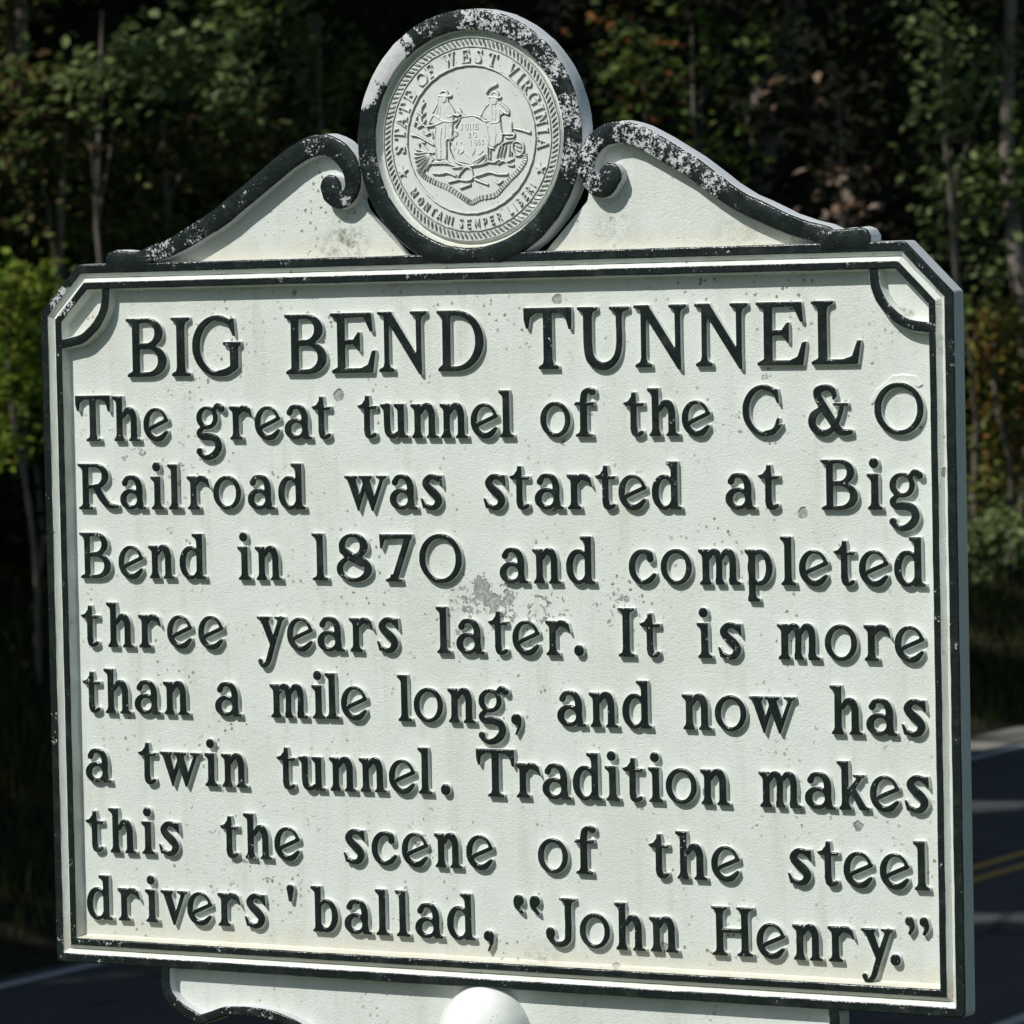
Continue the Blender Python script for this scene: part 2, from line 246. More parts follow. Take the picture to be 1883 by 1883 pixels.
G['W']=sh(G['V'],0)+sh([P((8,96),(28,96),(52,20),(46,-3),(42,-3)),P((0,100),(36,100),(36,93),(0,93)),P((44,-3),(48,-3),(86,96),(76,96),(46,20)),P((60,100),(94,100),(94,94),(60,94))],46)
G['P']=G['R'][:-2]
G['M']=[P((6,96),(22,96),(60,14),(56,0),(52,0)),P((54,0),(58,0),(96,96),(86,96),(55,24)),ST(14,3,96,8),FT(14,0,14,14,s=8),ST(92,3,100,15),FT(92,0,16,16),P((0,100),(24,100),(24,93),(0,93)),P((84,100),(110,100),(110,94),(84,94))]
G['2']=[K((10,74,8),(18,92,8),(38,96,8),(52,80,9),(46,56,9),(24,30,8),(10,10,7)),P((0,0),(62,0),(64,26),(58,26),(52,14),(0,14))]
G['3']=[K((10,80,7),(24,95,7),(42,92,8),(48,76,8),(38,58,7),(26,54,6)),K((30,54,6),(46,46,8),(52,28,9),(40,8,8),(20,6,7),(6,18,6))]
G['6']=[E_(34,32,34,33),EM(34,31,18,22),K((8,34,8),(14,66,8),(34,92,7),(50,98,5))]
G['?']=[P((50,100),(63,63),(98,62),(70,40),(80,4),(50,25),(20,4),(30,40),(2,62),(37,63))]     # five-pointed star
def spline(p,n=9):
    p=[np.array(a,float) for a in p]
    if len(p)==2: return np.array([p[0]+(p[1]-p[0])*t for t in np.linspace(0,1,6)])
    q=[2*p[0]-p[1]]+p+[2*p[-1]-p[-2]];o=[]
    for i in range(1,len(q)-2):
        for t in np.linspace(0,1,n,endpoint=False):
            a,b,c,d=q[i-1:i+3]
            o.append(.5*((2*b)+(c-a)*t+(2*a-5*b+4*c-d)*t*t+(3*b-a-3*c+d)*t**3))
    o.append(p[-1]);return np.array(o)
def raster(ops,x0,y0,x1,y1,res):
    xs=np.arange(x0,x1+res,res);ys=np.arange(y0,y1+res,res)
    Xg,Yg=np.meshgrid(xs,ys);F=np.zeros(Xg.shape)
    for s,(k,a) in ops:
        if k=='poly':
            m=np.zeros(Xg.shape,bool);n=len(a)
            for i in range(n):
                ax,ay=a[i];bx,by=a[(i+1)%n]
                if ay==by: continue
                c=(ay>Yg)!=(by>Yg)
                m^=c&(Xg<(bx-ax)*(Yg-ay)/(by-ay)+ax)
            # polygons may wind either way
        elif k=='ell':
            cx,cy,rx,ry,ro=a;c,s_=math.cos(ro),math.sin(ro)
            u=(Xg-cx)*c+(Yg-cy)*s_;v=-(Xg-cx)*s_+(Yg-cy)*c
            m=(u/rx)**2+(v/ry)**2<1
        else:
            sp=spline(a);m=np.zeros(Xg.shape,bool)
            for A,B in zip(sp[:-1],sp[1:]):
                d=B[:2]-A[:2];L=d@d+1e-9
                t=np.clip(((Xg-A[0])*d[0]+(Yg-A[1])*d[1])/L,0,1)
                m|=(Xg-A[0]-t*d[0])**2+(Yg-A[1]-t*d[1])**2<(A[2]+t*(B[2]-A[2]))**2
        F[m]=1.0 if s=='+' else 0.0
    return F,xs,ys
def blur(F,n):
    k=np.array([1,4,6,4,1])/16
    for _ in range(n):
        for ax in (0,1):
            F=sum(k[j]*np.roll(F,j-2,ax) for j in range(5))
    return F
def contours(F,xs,ys,lv=.5):
    """marching squares, returns closed loops, inside on the left"""
    H,Wd=F.shape;I=F>lv;segs={}
    def ex(i,j,e):   # edge key -> point
        if e=='b': a,b=F[i,j],F[i,j+1];t=(lv-a)/(b-a);return (xs[j]+t*(xs[1]-xs[0]),ys[i])
        a,b=F[i,j],F[i+1,j];t=(lv-a)/(b-a);return (xs[j],ys[i]+t*(ys[1]-ys[0]))
    code=I[:-1,:-1]*1+I[:-1,1:]*2+I[1:,1:]*4+I[1:,:-1]*8
    nx={}
    T={1:[('l','b')],2:[('b','r')],3:[('l','r')],4:[('r','t')],5:[('l','t'),('r','b')],6:[('b','t')],7:[('l','t')],8:[('t','l')],9:[('t','b')],10:[('t','r'),('b','l')],11:[('t','r')],12:[('r','l')],13:[('r','b')],14:[('b','l')]}
    def key(i,j,e): return {'b':(i,j,'b'),'t':(i+1,j,'b'),'l':(i,j,'l'),'r':(i,j+1,'l')}[e]
    for i,j in zip(*np.nonzero((code>0)&(code<15))):
        for a,b in T[int(code[i,j])]: nx[key(i,j,b)]=key(i,j,a)
    loops=[];seen=set()
    for s in list(nx):
        if s in seen: continue
        lp=[];c=s
        while c in nx and c not in seen:
            seen.add(c);lp.append(ex(*c));c=nx[c]
        if len(lp)>7: loops.append(np.array(lp))
    return loops
def simplify(L,tol):
    n=len(L)
    def rdp(a,b,out):
        if b-a<2: return
        A=L[a];B=L[b%n];d=B-A;l=math.hypot(*d)+1e-9
        seg=L[a+1:b];dist=np.abs((seg[:,0]-A[0])*d[1]-(seg[:,1]-A[1])*d[0])/l
        k=int(dist.argmax())
        if dist[k]>tol: k+=a+1;rdp(a,k,out);out.append(k);rdp(k,b,out)
    far=int(((L-L[0])**2).sum(1).argmax());out=[0];rdp(0,far,out);out.append(far);rdp(far,n,out)
    return L[out]
def glyph_loops(ops,bl=2,res=1.0,tol=.12,pad=6):
    mx=[1e9,1e9,-1e9,-1e9]
    for s,(k,a) in ops:
        if s=='-': continue
        pts=[(a[0]-a[2],a[1]-a[3]),(a[0]+a[2],a[1]+a[3])] if k=='ell' else [(p[0]-(p[2] if k=='path' else 0),p[1]-(p[2] if k=='path' else 0)) for p in a]+[(p[0]+(p[2] if k=='path' else 0),p[1]+(p[2] if k=='path' else 0)) for p in a]
        for x,y in pts: mx=[min(mx[0],x),min(mx[1],y),max(mx[2],x),max(mx[3],y)]
    F,xs,ys=raster(ops,mx[0]-pad,mx[1]-pad,mx[2]+pad,mx[3]+pad,res/2)
    F=blur(F,bl*2)
    return [simplify(l,tol) for l in contours(F,xs,ys)]
MWID={('B',True):51.4,('I',True):24.5,('G',True):61.1,('E',True):54.8,('N',True):59.3,('D',True):55.2,('T',True):55.2,('U',True):59.2,('L',True):53.5,('T',False):44.9,('h',False):35.7,('e',False):31.9,('g',False):36.7,('r',False):29.2,('a',False):33.3,('t',False):23.6,('u',False):33.2,('n',False):33.4,('l',False):17.4,('o',False):34.9,('f',False):25.2,('C',False):43.3,('&',False):48.2,('O',False):52.4,('R',False):52.6,('i',False):17.0,('d',False):33.6,('w',False):51.3,('s',False):26.4,('B',False):40.1,('1',False):19.7,('8',False):42.8,('7',False):39.5,('0',False):50.6,('c',False):30.9,('m',False):47.2,('p',False):30.5,('y',False):35.0,('.',False):11.2,('I',False):19.2,(',',False):12.3,('k',False):35.1,('v',False):34.3,("'",False):9.2,('b',False):33.3,('“',False):31.3,('J',False):34.9,('H',False):47.1,('”',False):25.9}
# ================================================================ raised castings from outlines
def area(L):
    x,y=L[:,0],L[:,1]; return .5*float(np.sum(x*np.roll(y,-1)-np.roll(x,-1)*y))
def offs(L,d):
    "push a closed loop d along its outward side (the metal is on the left of the loop)"
    a=np.roll(L,1,0);b=np.roll(L,-1,0)
    e1=L-a;e2=b-L;e1/=np.linalg.norm(e1,axis=1)[:,None]+1e-12;e2/=np.linalg.norm(e2,axis=1)[:,None]+1e-12
    n1=np.stack([e1[:,1],-e1[:,0]],1);n2=np.stack([e2[:,1],-e2[:,0]],1)
    n=n1+n2;l=np.linalg.norm(n,axis=1)[:,None]+1e-9;n/=l
    k=np.clip(1/np.maximum((n*n1).sum(1),.5),1,1.6)[:,None]
    return L+n*k*d
def casting(name,loops,rings,mats,ring_mats,parent,cap=True,scale=1.0,loc=None,jit=0.0):
    """loops in mm; rings=[(offset,z)...] from the foot to the top; ring_mats: material index of each band + cap"""
    big=max(loops,key=lambda l:abs(area(l)))
    if area(big)<0: loops=[l[::-1] for l in loops]
    V=[];F=[];MI=[];top=[]
    for L in loops:
        n=len(L);b0=len(V)
        for ri,(o,z) in enumerate(rings):
            Q=offs(L,o)
            if jit: Q=Q+np.stack([jit*np.sin(L[:,1]*.9+L[:,0]*.31+ri)*.6+jit*np.sin(L[:,1]*.37)*.6,jit*np.sin(L[:,0]*.83+ri*.7+L[:,1]*.21)*.6+jit*np.sin(L[:,0]*.29)*.6],1)
            for q in Q: V.append((q[0]*scale/1000,q[1]*scale/1000,z/1000))
        for ri in range(len(rings)-1):
            s=b0+ri*n
            for i in range(n):
                j=(i+1)%n; F.append((s+i,s+j,s+n+j,s+n+i)); MI.append(ring_mats[ri])
        top.append((b0+(len(rings)-1)*n,n))
    if cap:
        pts=[];ed=[];ids=[];E0=[]
        for s_,n in top:
            b=len(pts);pts+=[Vector(V[s_+i][:2])*1000 for i in range(n)];ids+=list(range(s_,s_+n))
            for i in range(n): ed.append((b+i,b+(i+1)%n))
        vo,eo,fo,ov,oe,of=delaunay_2d_cdt(pts,ed,[],0,1e-5)
        mp=[]
        for k,v in enumerate(vo):
            if ov[k]: mp.append(ids[ov[k][0]])
            else: V.append((v[0]/1000,v[1]/1000,rings[-1][1]/1000));mp.append(len(V)-1)
        if fo:
            T=np.array([f[:3] for f in fo]);vv=np.array([tuple(v) for v in vo]);cc=vv[T].mean(1);m=np.zeros(len(T),bool)
            A=np.array([tuple(pts[a]) for a,b in ed]);B=np.array([tuple(pts[b]) for a,b in ed])
            for (ax,ay),(bx,by) in zip(A,B):
                if ay!=by: m^=((ay>cc[:,1])!=(by>cc[:,1]))&(cc[:,0]<(bx-ax)*(cc[:,1]-ay)/(by-ay)+ax)
            for k in np.nonzero(m)[0]:
                a,b,c=T[k];ar=(vv[b][0]-vv[a][0])*(vv[c][1]-vv[a][1])-(vv[b][1]-vv[a][1])*(vv[c][0]-vv[a][0])
                if abs(ar)<1e-7: continue
                F.append((mp[a],mp[b],mp[c]) if ar>0 else (mp[a],mp[c],mp[b]));MI.append(ring_mats[len(rings)-1])
    o=mesh_obj(name,V,F,mats,parent,MI,loc=loc,smooth=True); o.data.set_sharp_from_angle(angle=R(28)); return o
def ops_loops(ops,cell,bl=2,tol=.12,pad=6): return glyph_loops(ops,bl,cell,tol,pad)
def path(p): return ('+',('path',tuple(p)))
# ================================================================ the marker
marker=empty('historical_marker',(0,0,BASE)); marker.rotation_euler=(math.pi/2,0,0)
tag(marker,'cast metal roadside marker, white plate with raised black lettering and a round seal on top','historical marker')
W2,HH,CH=533.5,749.6,49.7
PANEL=-13.0
SL=[(-407,752,7),(-395,757.7,8.2),(-370,763.9,9),(-349,772.4,9.6),(-324,784.3,10),(-299.5,797,10.6),(-280.4,809.8,10.8),(-261.4,821.7,10.8),(-242.5,834.3,10.8),(-223.7,847,10.8),(-204.9,858,10.8),(-188.2,865,10.8),(-171.7,866.4,10.6),(-157.3,861,10.8),(-145.7,851,11),(-139,838.6,10.5),(-137.5,826.2,9.2),(-140.8,816,8.6),(-149.6,809,8.4),(-160,810,8.8),(-165,816,10)]
SRr=[(409,752,7),(400.4,757.7,8.5),(378,763.1,9),(356,771,9.4),(329,782.8,9.8),(306,793.6,9.8),(284,807.8,10.2),(259,825.8,10.5),(234,840.6,10.8),(208.5,855,10.8),(190,863.4,10.8),(171,866.6,10.6),(152.4,861.2,10.3),(141,849,9.6),(136,835.8,9.2),(138.5,822.3,8.8),(146.5,812.5,8.6),(156,810.5,9),(162,817,10)]
def noisy_hexagon(inset,rad=3.0):
    a=inset;t=math.tan(R(22.5))
    P=[(-W2+a,a),(W2-a,a),(W2-a,HH-CH-a*t),(W2-CH-a*t,HH-a),(-W2+CH+a*t,HH-a),(-W2+a,HH-CH-a*t)]
    P=[np.array(p,float) for p in P];out=[]
    for i,p in enumerate(P):
        u=P[i-1]-p;v=P[(i+1)%6]-p;lv=np.linalg.norm(v);u/=np.linalg.norm(u);v/=lv
        r=max(.8,rad-inset*.1)
        for s in np.linspace(0,1,5): out.append((1-s)**2*(p+u*r)+2*s*(1-s)*p+s*s*(p+v*r))
        m=int((lv-2*r)//16) if lv>60 else 3
        for k in range(1,m): out.append(p+v*(r+(lv-2*r)*k/m))
    return np.array(out)
def frame_sweep(name,prof,mats,mids,amp):
    base=noisy_hexagon(10);n=len(base);V=[];F=[];MI=[]
    nz=lambda s,k:math.sin(s*7.3+k*1.7)*.5+math.sin(s*2.9+k*2.3+1)*.5
    for k,(ins,z) in enumerate(prof):
        H=noisy_hexagon(ins)
        assert len(H)==n
        for i,p in enumerate(H):
            j=amp*nz(i*1.0,k) if 0<k<len(prof)-1 else 0
            c=np.array([0,HH/2])-p;c/=np.linalg.norm(c)
            q=p+c*j*.35;V.append((q[0]/1000,q[1]/1000,(z+j*.12)/1000))
    for k in range(len(prof)-1):
        for i in range(n):
            j=(i+1)%n;F.append((k*n+i,k*n+j,(k+1)*n+j,(k+1)*n+i));MI.append(mids[k])
    return mesh_obj(name,V,F,mats,marker,MI)
# fixed point count for every inset
_cnt={}
def noisy_hexagon(inset,rad=3.0,_m=None):
    a=inset;t=math.tan(R(22.5))
    def corners(a): return [np.array(p,float) for p in [(-W2+a,a),(W2-a,a),(W2-a,HH-CH-a*t),(W2-CH-a*t,HH-a),(-W2+CH+a*t,HH-a),(-W2+a,HH-CH-a*t)]]
    P=corners(a);Q=corners(0);out=[]
    for i,p in enumerate(P):
        u=P[i-1]-p;v=P[(i+1)%6]-p;lv=np.linalg.norm(v);u/=np.linalg.norm(u);v/=lv
        l0=np.linalg.norm(Q[(i+1)%6]-Q[i]);r=(7 if i<2 else 2.5) if inset<2 else 1.2
        for s in np.linspace(0,1,5): out.append((1-s)**2*(p+u*r)+2*s*(1-s)*p+s*s*(p+v*r))
        m=int(l0//16) if l0>80 else 3
        for k in range(1,m): out.append(p+v*(r+(lv-2*r)*k/m))
    return np.array(out)
fr=frame_sweep('outer_frame',[(-1.2,-22.4),(-.9,-12),(-.4,-1.6),(.2,-.5),(1.0,0),(8.2,0),(9.2,-.5),(9.9,-1.4),(13.8,-5.0),(14.0,-14)],[SIDEW,BLACK,WHITE],[0,0,1,1,1,1,2,2,2],.7)
tag(fr,'outer black rim with grey-white side and white inner slope')
fi=frame_sweep('inner_frame',[(14.0,-14),(14.1,-5.2),(17.2,-1.9),(18.6,-.5),(19.3,0),(24.8,0),(25.6,-.5),(26.1,-1.4),(28.4,-12.2),(30.5,-13.6)],[WHITE,BLACK],[0,0,0,1,1,1,1,0,0],.7)
tag(fi,'thin black rim inside the outer frame')
# ---- plate: panel, pediment field, back
HEXP=[(-W2+4,3),(W2-4,3),(W2-4,HH-CH),(W2-CH,HH-4),(-W2+CH,HH-4),(-W2+4,HH-CH)]
BRK=[(-396,4,0),(-399,-12,0),(-397,-27,0),(-389,-39,0),(-374,-50,0),(-358,-57,0),(-352,-60,0),(-338,-55,0),(-318,-48,0),(-286,-46,0),(-258,-49,0),(-232,-57,0),(-205,-70,0),(-170,-99,0),(-140,-144,0),(-104,-204,0),(-70,-262,0),(-52,-330,0),(-48,-400,0)]
brs=[tuple(p) for p in spline([(x,y,1) for x,y,_ in BRK],6)[:,:2]]
brp=[(x,y) for x,y in brs]+[(-x,y) for x,y in reversed(brs)]
def inner(pts,dx): return pts
ped_l=[(x,y) for x,y,_ in SL[:-4]]+[(-128,800),(-70,742),(-400,742)]
ped_r=[(x,y) for x,y,_ in SRr[:-4]]+[(128,800),(70,742),(400,742)]
body_ops=[P(*HEXP),P(*ped_l),P(*ped_r),E_(.8,866,128,128),P(*brp)]
BL=ops_loops(body_ops,1.6,1,.25,8)
pl=casting('plate',BL,[(-3,-22.5),(-2.5,-22.45),(-2.5,PANEL)],[WHITE],[0,0,0],marker)
tag(pl,'pebbly white painted face plate, flaking and speckled')
bk=casting('back_face',BL,[(-3,-22.6),(-3.2,-22.6)],[SIDEW],[0,0],marker)
# ---- scrolls, ring, bracket rim
prof=[(1.4,-22.2),(.9,-12.0),(.35,-1.9),(0,-1.0),(-.7,-.2),(-1.6,.25)]
pm=[0,0,1,1,1,1]
sc=casting('scroll',ops_loops([path(SL),E_(-164.5,822.5,12.5,12.5),P((-447.4,742),(-447.4,757),(-444,762),(-438,764),(-420,762.5),(-402,761.5),(-390,764),(-392,742))],1.2,2,.15),prof,[SIDEW,BLACK],pm,marker,jit=.35)
tag(sc,'black scroll moulding on the left of the pediment')
sc2=casting('scroll',ops_loops([path(SRr),E_(163,823.5,12.5,12.5),P((447.4,742),(447.4,757),(444,762),(438,764),(420,763),(402,763),(392,764),(392,742))],1.2,2,.15),prof,[SIDEW,BLACK],pm,marker,jit=.35)
tag(sc2,'black scroll moulding on the right, paint badly flaked')
ring=casting('seal_ring',ops_loops([E_(.8,866,131,131),EM(.8,866,110.5,110.5),M_((-80,700),(80,700),(80,740.3),(-80,740.3))],1.2,1,.08),[(1.6,-22.3),(1.0,-12),(.4,-1.7),(0,-.8),(-.8,.2),(-1.7,.6)],[SIDEW,BLACK],pm,marker,jit=.3)
tag(ring,'thick black ring round the seal, paint worn off in patches')
cove_n=160;Vc=[];Fc=[]
cp=[(111.2,-.4),(109.6,-3.4),(108.2,-7.5),(106.2,-9.6),(104.4,-9.2),(103.4,-7.2)]
for k,(r,z) in enumerate(cp):
    for i in range(cove_n):
        a=2*math.pi*i/cove_n;Vc.append(((.8+r*math.cos(a))/1000,(866+r*math.sin(a))/1000,z/1000))
for k in range(len(cp)-1):
    for i in range(cove_n):
        j=(i+1)%cove_n;Fc.append((k*cove_n+i,k*cove_n+j,(k+1)*cove_n+j,(k+1)*cove_n+i))
tag(mesh_obj('ring_cove',Vc,Fc,[WHITE],marker,smooth=True),'white hollow between ring and seal')
def brim(sgn):
    a=[(sgn*-393,1.5,5.2),(sgn*-393.8,-12,5.2),(sgn*-391.5,-26,5.2),(sgn*-384,-36,5.2),(sgn*-370,-45,5.2),(sgn*-354,-52.5,5.5)]
    b=[(sgn*-353,-54,5),(sgn*-338,-49.5,4.7),(sgn*-318,-42.8,4.7),(sgn*-286,-41.4,4.7),(sgn*-258,-44,4.7),(sgn*-232,-52,4.7),(sgn*-206,-65,4.7),(sgn*-172,-94,4.7),(sgn*-144,-140,4.7),(sgn*-108,-201,4.7),(sgn*-74,-260,4.7),(sgn*-56,-330,4.7),(sgn*-53,-395,4.7)]
    return casting('bracket_rim',ops_loops([path(a),path(b)],1.2,1,.15),[(.9,-22.1),(.7,-12),(.3,-1.6),(0,-.8),(-.6,-.25),(-1.2,-.1)],[SIDEW,BLACK],pm,marker,jit=.25)
tag(brim(1),'black scalloped edge of the bracket below the left corner'); tag(brim(-1),'black scalloped edge of the bracket below the right corner')
for s,lab in ((-1,'left'),(1,'right')):
    pts=[(s*449.3,725,4.9),(s*451.4,706,4.9),(s*458.3,691.5,4.9),(s*469.5,679.5,4.9),(s*484,670.3,4.9),(s*508,665.8,4.9)]
    tag(casting('corner_arc',ops_loops([path(pts)],1.0,1,.1),[(2.2,-13.4),(.6,-3.4),(0,-2.4),(-.7,-1.7),(-1.4,-1.5)],[WHITE,BLACK],[0,0,1,1,1],marker,jit=.2),'curved black rib across the upper %s corner'%lab)
# ---- lettering
LET=[[('B',-429.9,629.1),('I',-372.7,629.4),('G',-345.6,629.4),('B',-230.5,629.7),('E',-174.3,630.2),('N',-117.1,630.6),('D',-46.4,630.5),('T',56.0,631.2),('U',117.4,631.0),('N',181.9,631.6),('N',249.7,631.8),('E',317.7,631.8),('L',377.9,631.9)],[('T',-497.1,561.0),('h',-449.5,561.1),('e',-409.8,561.2),('g',-343.1,561.6),('r',-301.1,561.8),('e',-269.3,561.8),('a',-232.4,561.9),('t',-198.7,562.1),('t',-143.3,562.7),('u',-115.2,562.6),('n',-79.2,562.3),('n',-44.6,562.3),('e',-8.0,562.6),('l',25.1,562.5),('o',73.4,562.8),('f',112.4,562.8),('t',168.4,562.9),('h',195.8,562.9),('e',234.2,563.2),('C',301.7,563.0),('&',373.1,563.3),('O',444.5,563.6)],[('R',-496.5,488.1),('a',-441.9,488.2),('i',-402.6,488.2),('l',-381.0,488.2),('r',-356.5,488.3),('o',-323.2,488.6),('a',-280.0,488.6),('d',-242.0,488.7),('w',-160.8,488.6),('a',-106.2,488.9),('s',-69.2,489.1),('s',5.1,489.3),('t',35.8,489.4),('a',65.1,489.5),('r',102.2,489.7),('t',134.9,489.7),('e',161.2,489.8),('d',199.0,489.8),('a',281.2,489.8),('t',316.9,490.1),('B',385.4,490.0),('i',434.9,490.2),('g',458.6,490.5)],[('B',-496.1,414.1),('e',-446.0,414.5),('n',-407.6,414.6),('d',-367.9,414.7),('i',-294.6,414.3),('n',-272.8,414.3),('1',-202.5,414.8),('8',-172.3,414.0),('7',-119.9,414.4),('0',-72.3,414.0),('a',22.4,414.2),('n',60.7,414.3),('d',99.6,414.6),('c',171.4,414.9),('o',207.4,415.1),('m',249.6,415.1),('p',301.2,415.4),('l',339.9,415.6),('e',360.4,415.7),('t',397.8,415.8),('e',425.1,415.9),('d',462.8,415.8)],[('t',-497.0,340.9),('h',-464.0,340.5),('r',-423.0,340.7),('e',-385.9,340.9),('e',-346.4,341.0),('y',-272.5,341.0),('e',-235.2,340.7),('a',-197.8,340.7),('r',-159.1,341.0),('s',-125.4,341.3),('l',-54.3,341.3),('a',-30.4,341.1),('t',7.3,341.3),('e',35.7,341.5),('r',74.0,341.6),('.',107.0,341.7),('I',157.3,341.8),('t',182.0,341.9),('i',246.5,342.0),('s',269.7,341.9),('m',334.9,342.4),('o',386.9,342.5),('r',428.7,342.7),('e',461.9,342.6)],[('t',-496.9,269.7),('h',-469.3,269.3),('a',-429.8,269.7),('n',-393.0,269.8),('a',-327.2,269.9),('m',-258.6,270.0),('i',-206.8,270.1),('l',-190.2,270.2),('e',-170.8,270.2),('l',-102.5,270.2),('o',-82.8,270.1),('n',-42.6,270.3),('g',-6.3,270.1),(',',32.2,270.1),('a',86.0,269.9),('n',122.8,269.8),('d',160.7,270.1),('n',228.0,270.4),('o',264.7,270.4),('w',302.6,270.3),('h',390.9,270.1),('a',430.1,270.1),('s',467.8,270.4)],[('a',-495.3,194.7),('t',-427.4,195.0),('w',-399.6,194.9),('i',-342.8,195.1),('n',-321.6,194.9),('t',-252.4,195.0),('u',-225.1,194.8),('n',-187.5,195.2),('n',-150.8,195.3),('e',-114.6,195.4),('l',-79.9,195.6),('.',-52.6,195.6),('T',-10.2,195.5),('r',36.0,195.8),('a',67.0,195.6),('d',102.5,195.7),('i',139.5,196.0),('t',159.1,196.1),('i',188.4,196.3),('o',208.2,196.1),('n',246.8,196.0),('m',311.8,195.8),('a',362.3,196.1),('k',397.4,196.1),('e',432.6,196.2),('s',469.5,196.4)],[('t',-497.4,119.5),('h',-467.5,119.3),('i',-425.4,119.4),('s',-402.9,119.5),('t',-325.1,120.0),('h',-295.5,119.8),('e',-256.9,120.0),('s',-171.7,119.9),('c',-137.5,120.0),('e',-101.1,120.2),('n',-62.2,120.3),('e',-24.1,120.5),('o',60.2,120.0),('f',102.6,120.5),('t',187.3,120.4),('h',217.6,120.3),('e',257.6,120.4),('s',342.2,120.2),('t',374.5,120.3),('e',402.9,120.4),('e',441.9,120.5),('l',477.9,120.4)],[('d',-498.1,46.2),('r',-458.1,46.4),('i',-422.5,46.5),('v',-402.7,46.5),('e',-368.8,46.7),('r',-330.3,46.8),('s',-296.2,47.0),("'",-243.4,47.1),('b',-213.5,46.4),('a',-172.5,46.3),('l',-135.0,46.5),('l',-110.3,46.4),('a',-86.6,46.3),('d',-48.5,46.4),(',',-5.4,46.7),('“',30.1,46.6),('J',67.6,46.2),('o',106.8,45.9),('h',146.6,45.6),('n',186.3,45.7),('H',256.5,45.7),('e',306.4,45.7),('n',345.7,45.7),('r',384.3,45.8),('y',420.2,45.6),('.',451.5,45.6),('”',468.0,45.3)]]
GL={}
for c in set(''.join(c for row in LET for c,_,_ in row))|set('STAEOFWVIRGNMUPLBJ1863?20'): GL[c]=glyph_loops(G[c])
MW={}
_txt=['BIGBENDTUNNEL','ThegreattunneloftheC&O','RailroadwasstartedatBig','Bendin1870andcompleted','threeyearslater.Itismore','thanamilelong,andnowhas','atwintunnel.Traditionmakes','thisthesceneofthesteel',"drivers'ballad,“JohnHenry.”"]
assert [''.join(c for c,_,_ in r) for r in LET]==_txt
def kk(*p,r=6.5): return path([(x,y,r) for x,y in p])
SANS={'M':[kk((6,0),(6,94)),kk((6,94),(40,20)),kk((40,20),(74,94)),kk((74,94),(74,0))],'O':[E_(40,47,40,53),EM(40,47,26,39)],'N':[kk((6,0),(6,94)),kk((6,94),(62,2)),kk((62,2),(62,94))],
 'T':[kk((0,94),(66,94)),kk((33,94),(33,0))],'A':[kk((2,0),(35,96)),kk((35,96),(68,0)),kk((16,34),(54,34),r=5)],'I':[kk((6,0),(6,94))],'S':[path([(56,80,6.5),(44,94,6.5),(20,92,6.5),(8,74,6.5),(24,54,6.5),(48,40,6.5),(54,18,6.5),(36,0,6.5),(12,2,6.5),(2,18,6.5)])],
 'E':[kk((6,0),(6,94)),kk((6,94),(54,94)),kk((6,48),(46,48)),kk((6,0),(54,0))],'P':[kk((6,0),(6,94)),path([(6,94,6.5),(40,92,6.5),(54,70,6.5),(40,46,6.5),(6,44,6.5)])],'R':[kk((6,0),(6,94)),path([(6,94,6.5),(40,92,6.5),(54,70,6.5),(40,48,6.5),(6,46,6.5)]),kk((30,46),(58,0))],
 'L':[kk((6,94),(6,0)),kk((6,0),(52,0))],'B':[kk((6,0),(6,94)),path([(6,94,6.5),(38,92,6.5),(48,72,6.5),(36,50,6.5),(6,48,6.5)]),path([(6,48,6.5),(42,48,6.5),(56,24,6.5),(42,0,6.5),(6,0,6.5)])]}
SL_={k:glyph_loops(v,1) for k,v in SANS.items()}
cache={}
for li,row in enumerate(LET):
    s=.625 if li==0 else .493
    for c,x,y in row:
        key=(c,li==0)
        if key in cache:
            src=cache[key]; o=src.copy(); COL.objects.link(o); o.parent=marker; o.location=(x/1000,y/1000,PANEL/1000)
        else:
            L=[l*s for l in GL[c]];x0=min(l[:,0].min() for l in L);L=[l-np.array([x0,0]) for l in L]
            kx=MWID[(c,li==0)]/max(l[:,0].max() for l in L) if (c,li==0) in MWID else 1
            L=[l*np.array([kx,1]) for l in L]
            h=4.9 if li==0 else 5.4
            o=casting('raised_letter',L,[(1.3,-.4),(.6,.6),(0,h-1.1),(-.15,h-.75),(-.55,h-.2),(-1.05,h+.1)],[WHITE,BLACKL],[0,0,1,1,1,1],marker,loc=(x/1000,y/1000,PANEL/1000))
            cache[key]=o
        j=random.uniform
        o.rotation_euler=(0,0,R(j(-.35,.35)))
tag(casting('paint_blister',ops_loops([P(*[(438.6, 595.5), (445.8, 607.1), (456.4, 614.3), (463.4, 620.1), (475.0, 621.5), (487.6, 619.2), (494.4, 611.8), (490.9, 608.7), (480.6, 612.0), (467.9, 613.2), (456.3, 609.1), (446.8, 599.7), (440.9, 591.8)])],.5,1,.05,3),[(1.0,-13.3),(.4,-12.2),(-.5,-11.6)],[WHITE],[0,0,0],marker,jit=.5),'lump of lifted white paint above the capital O')
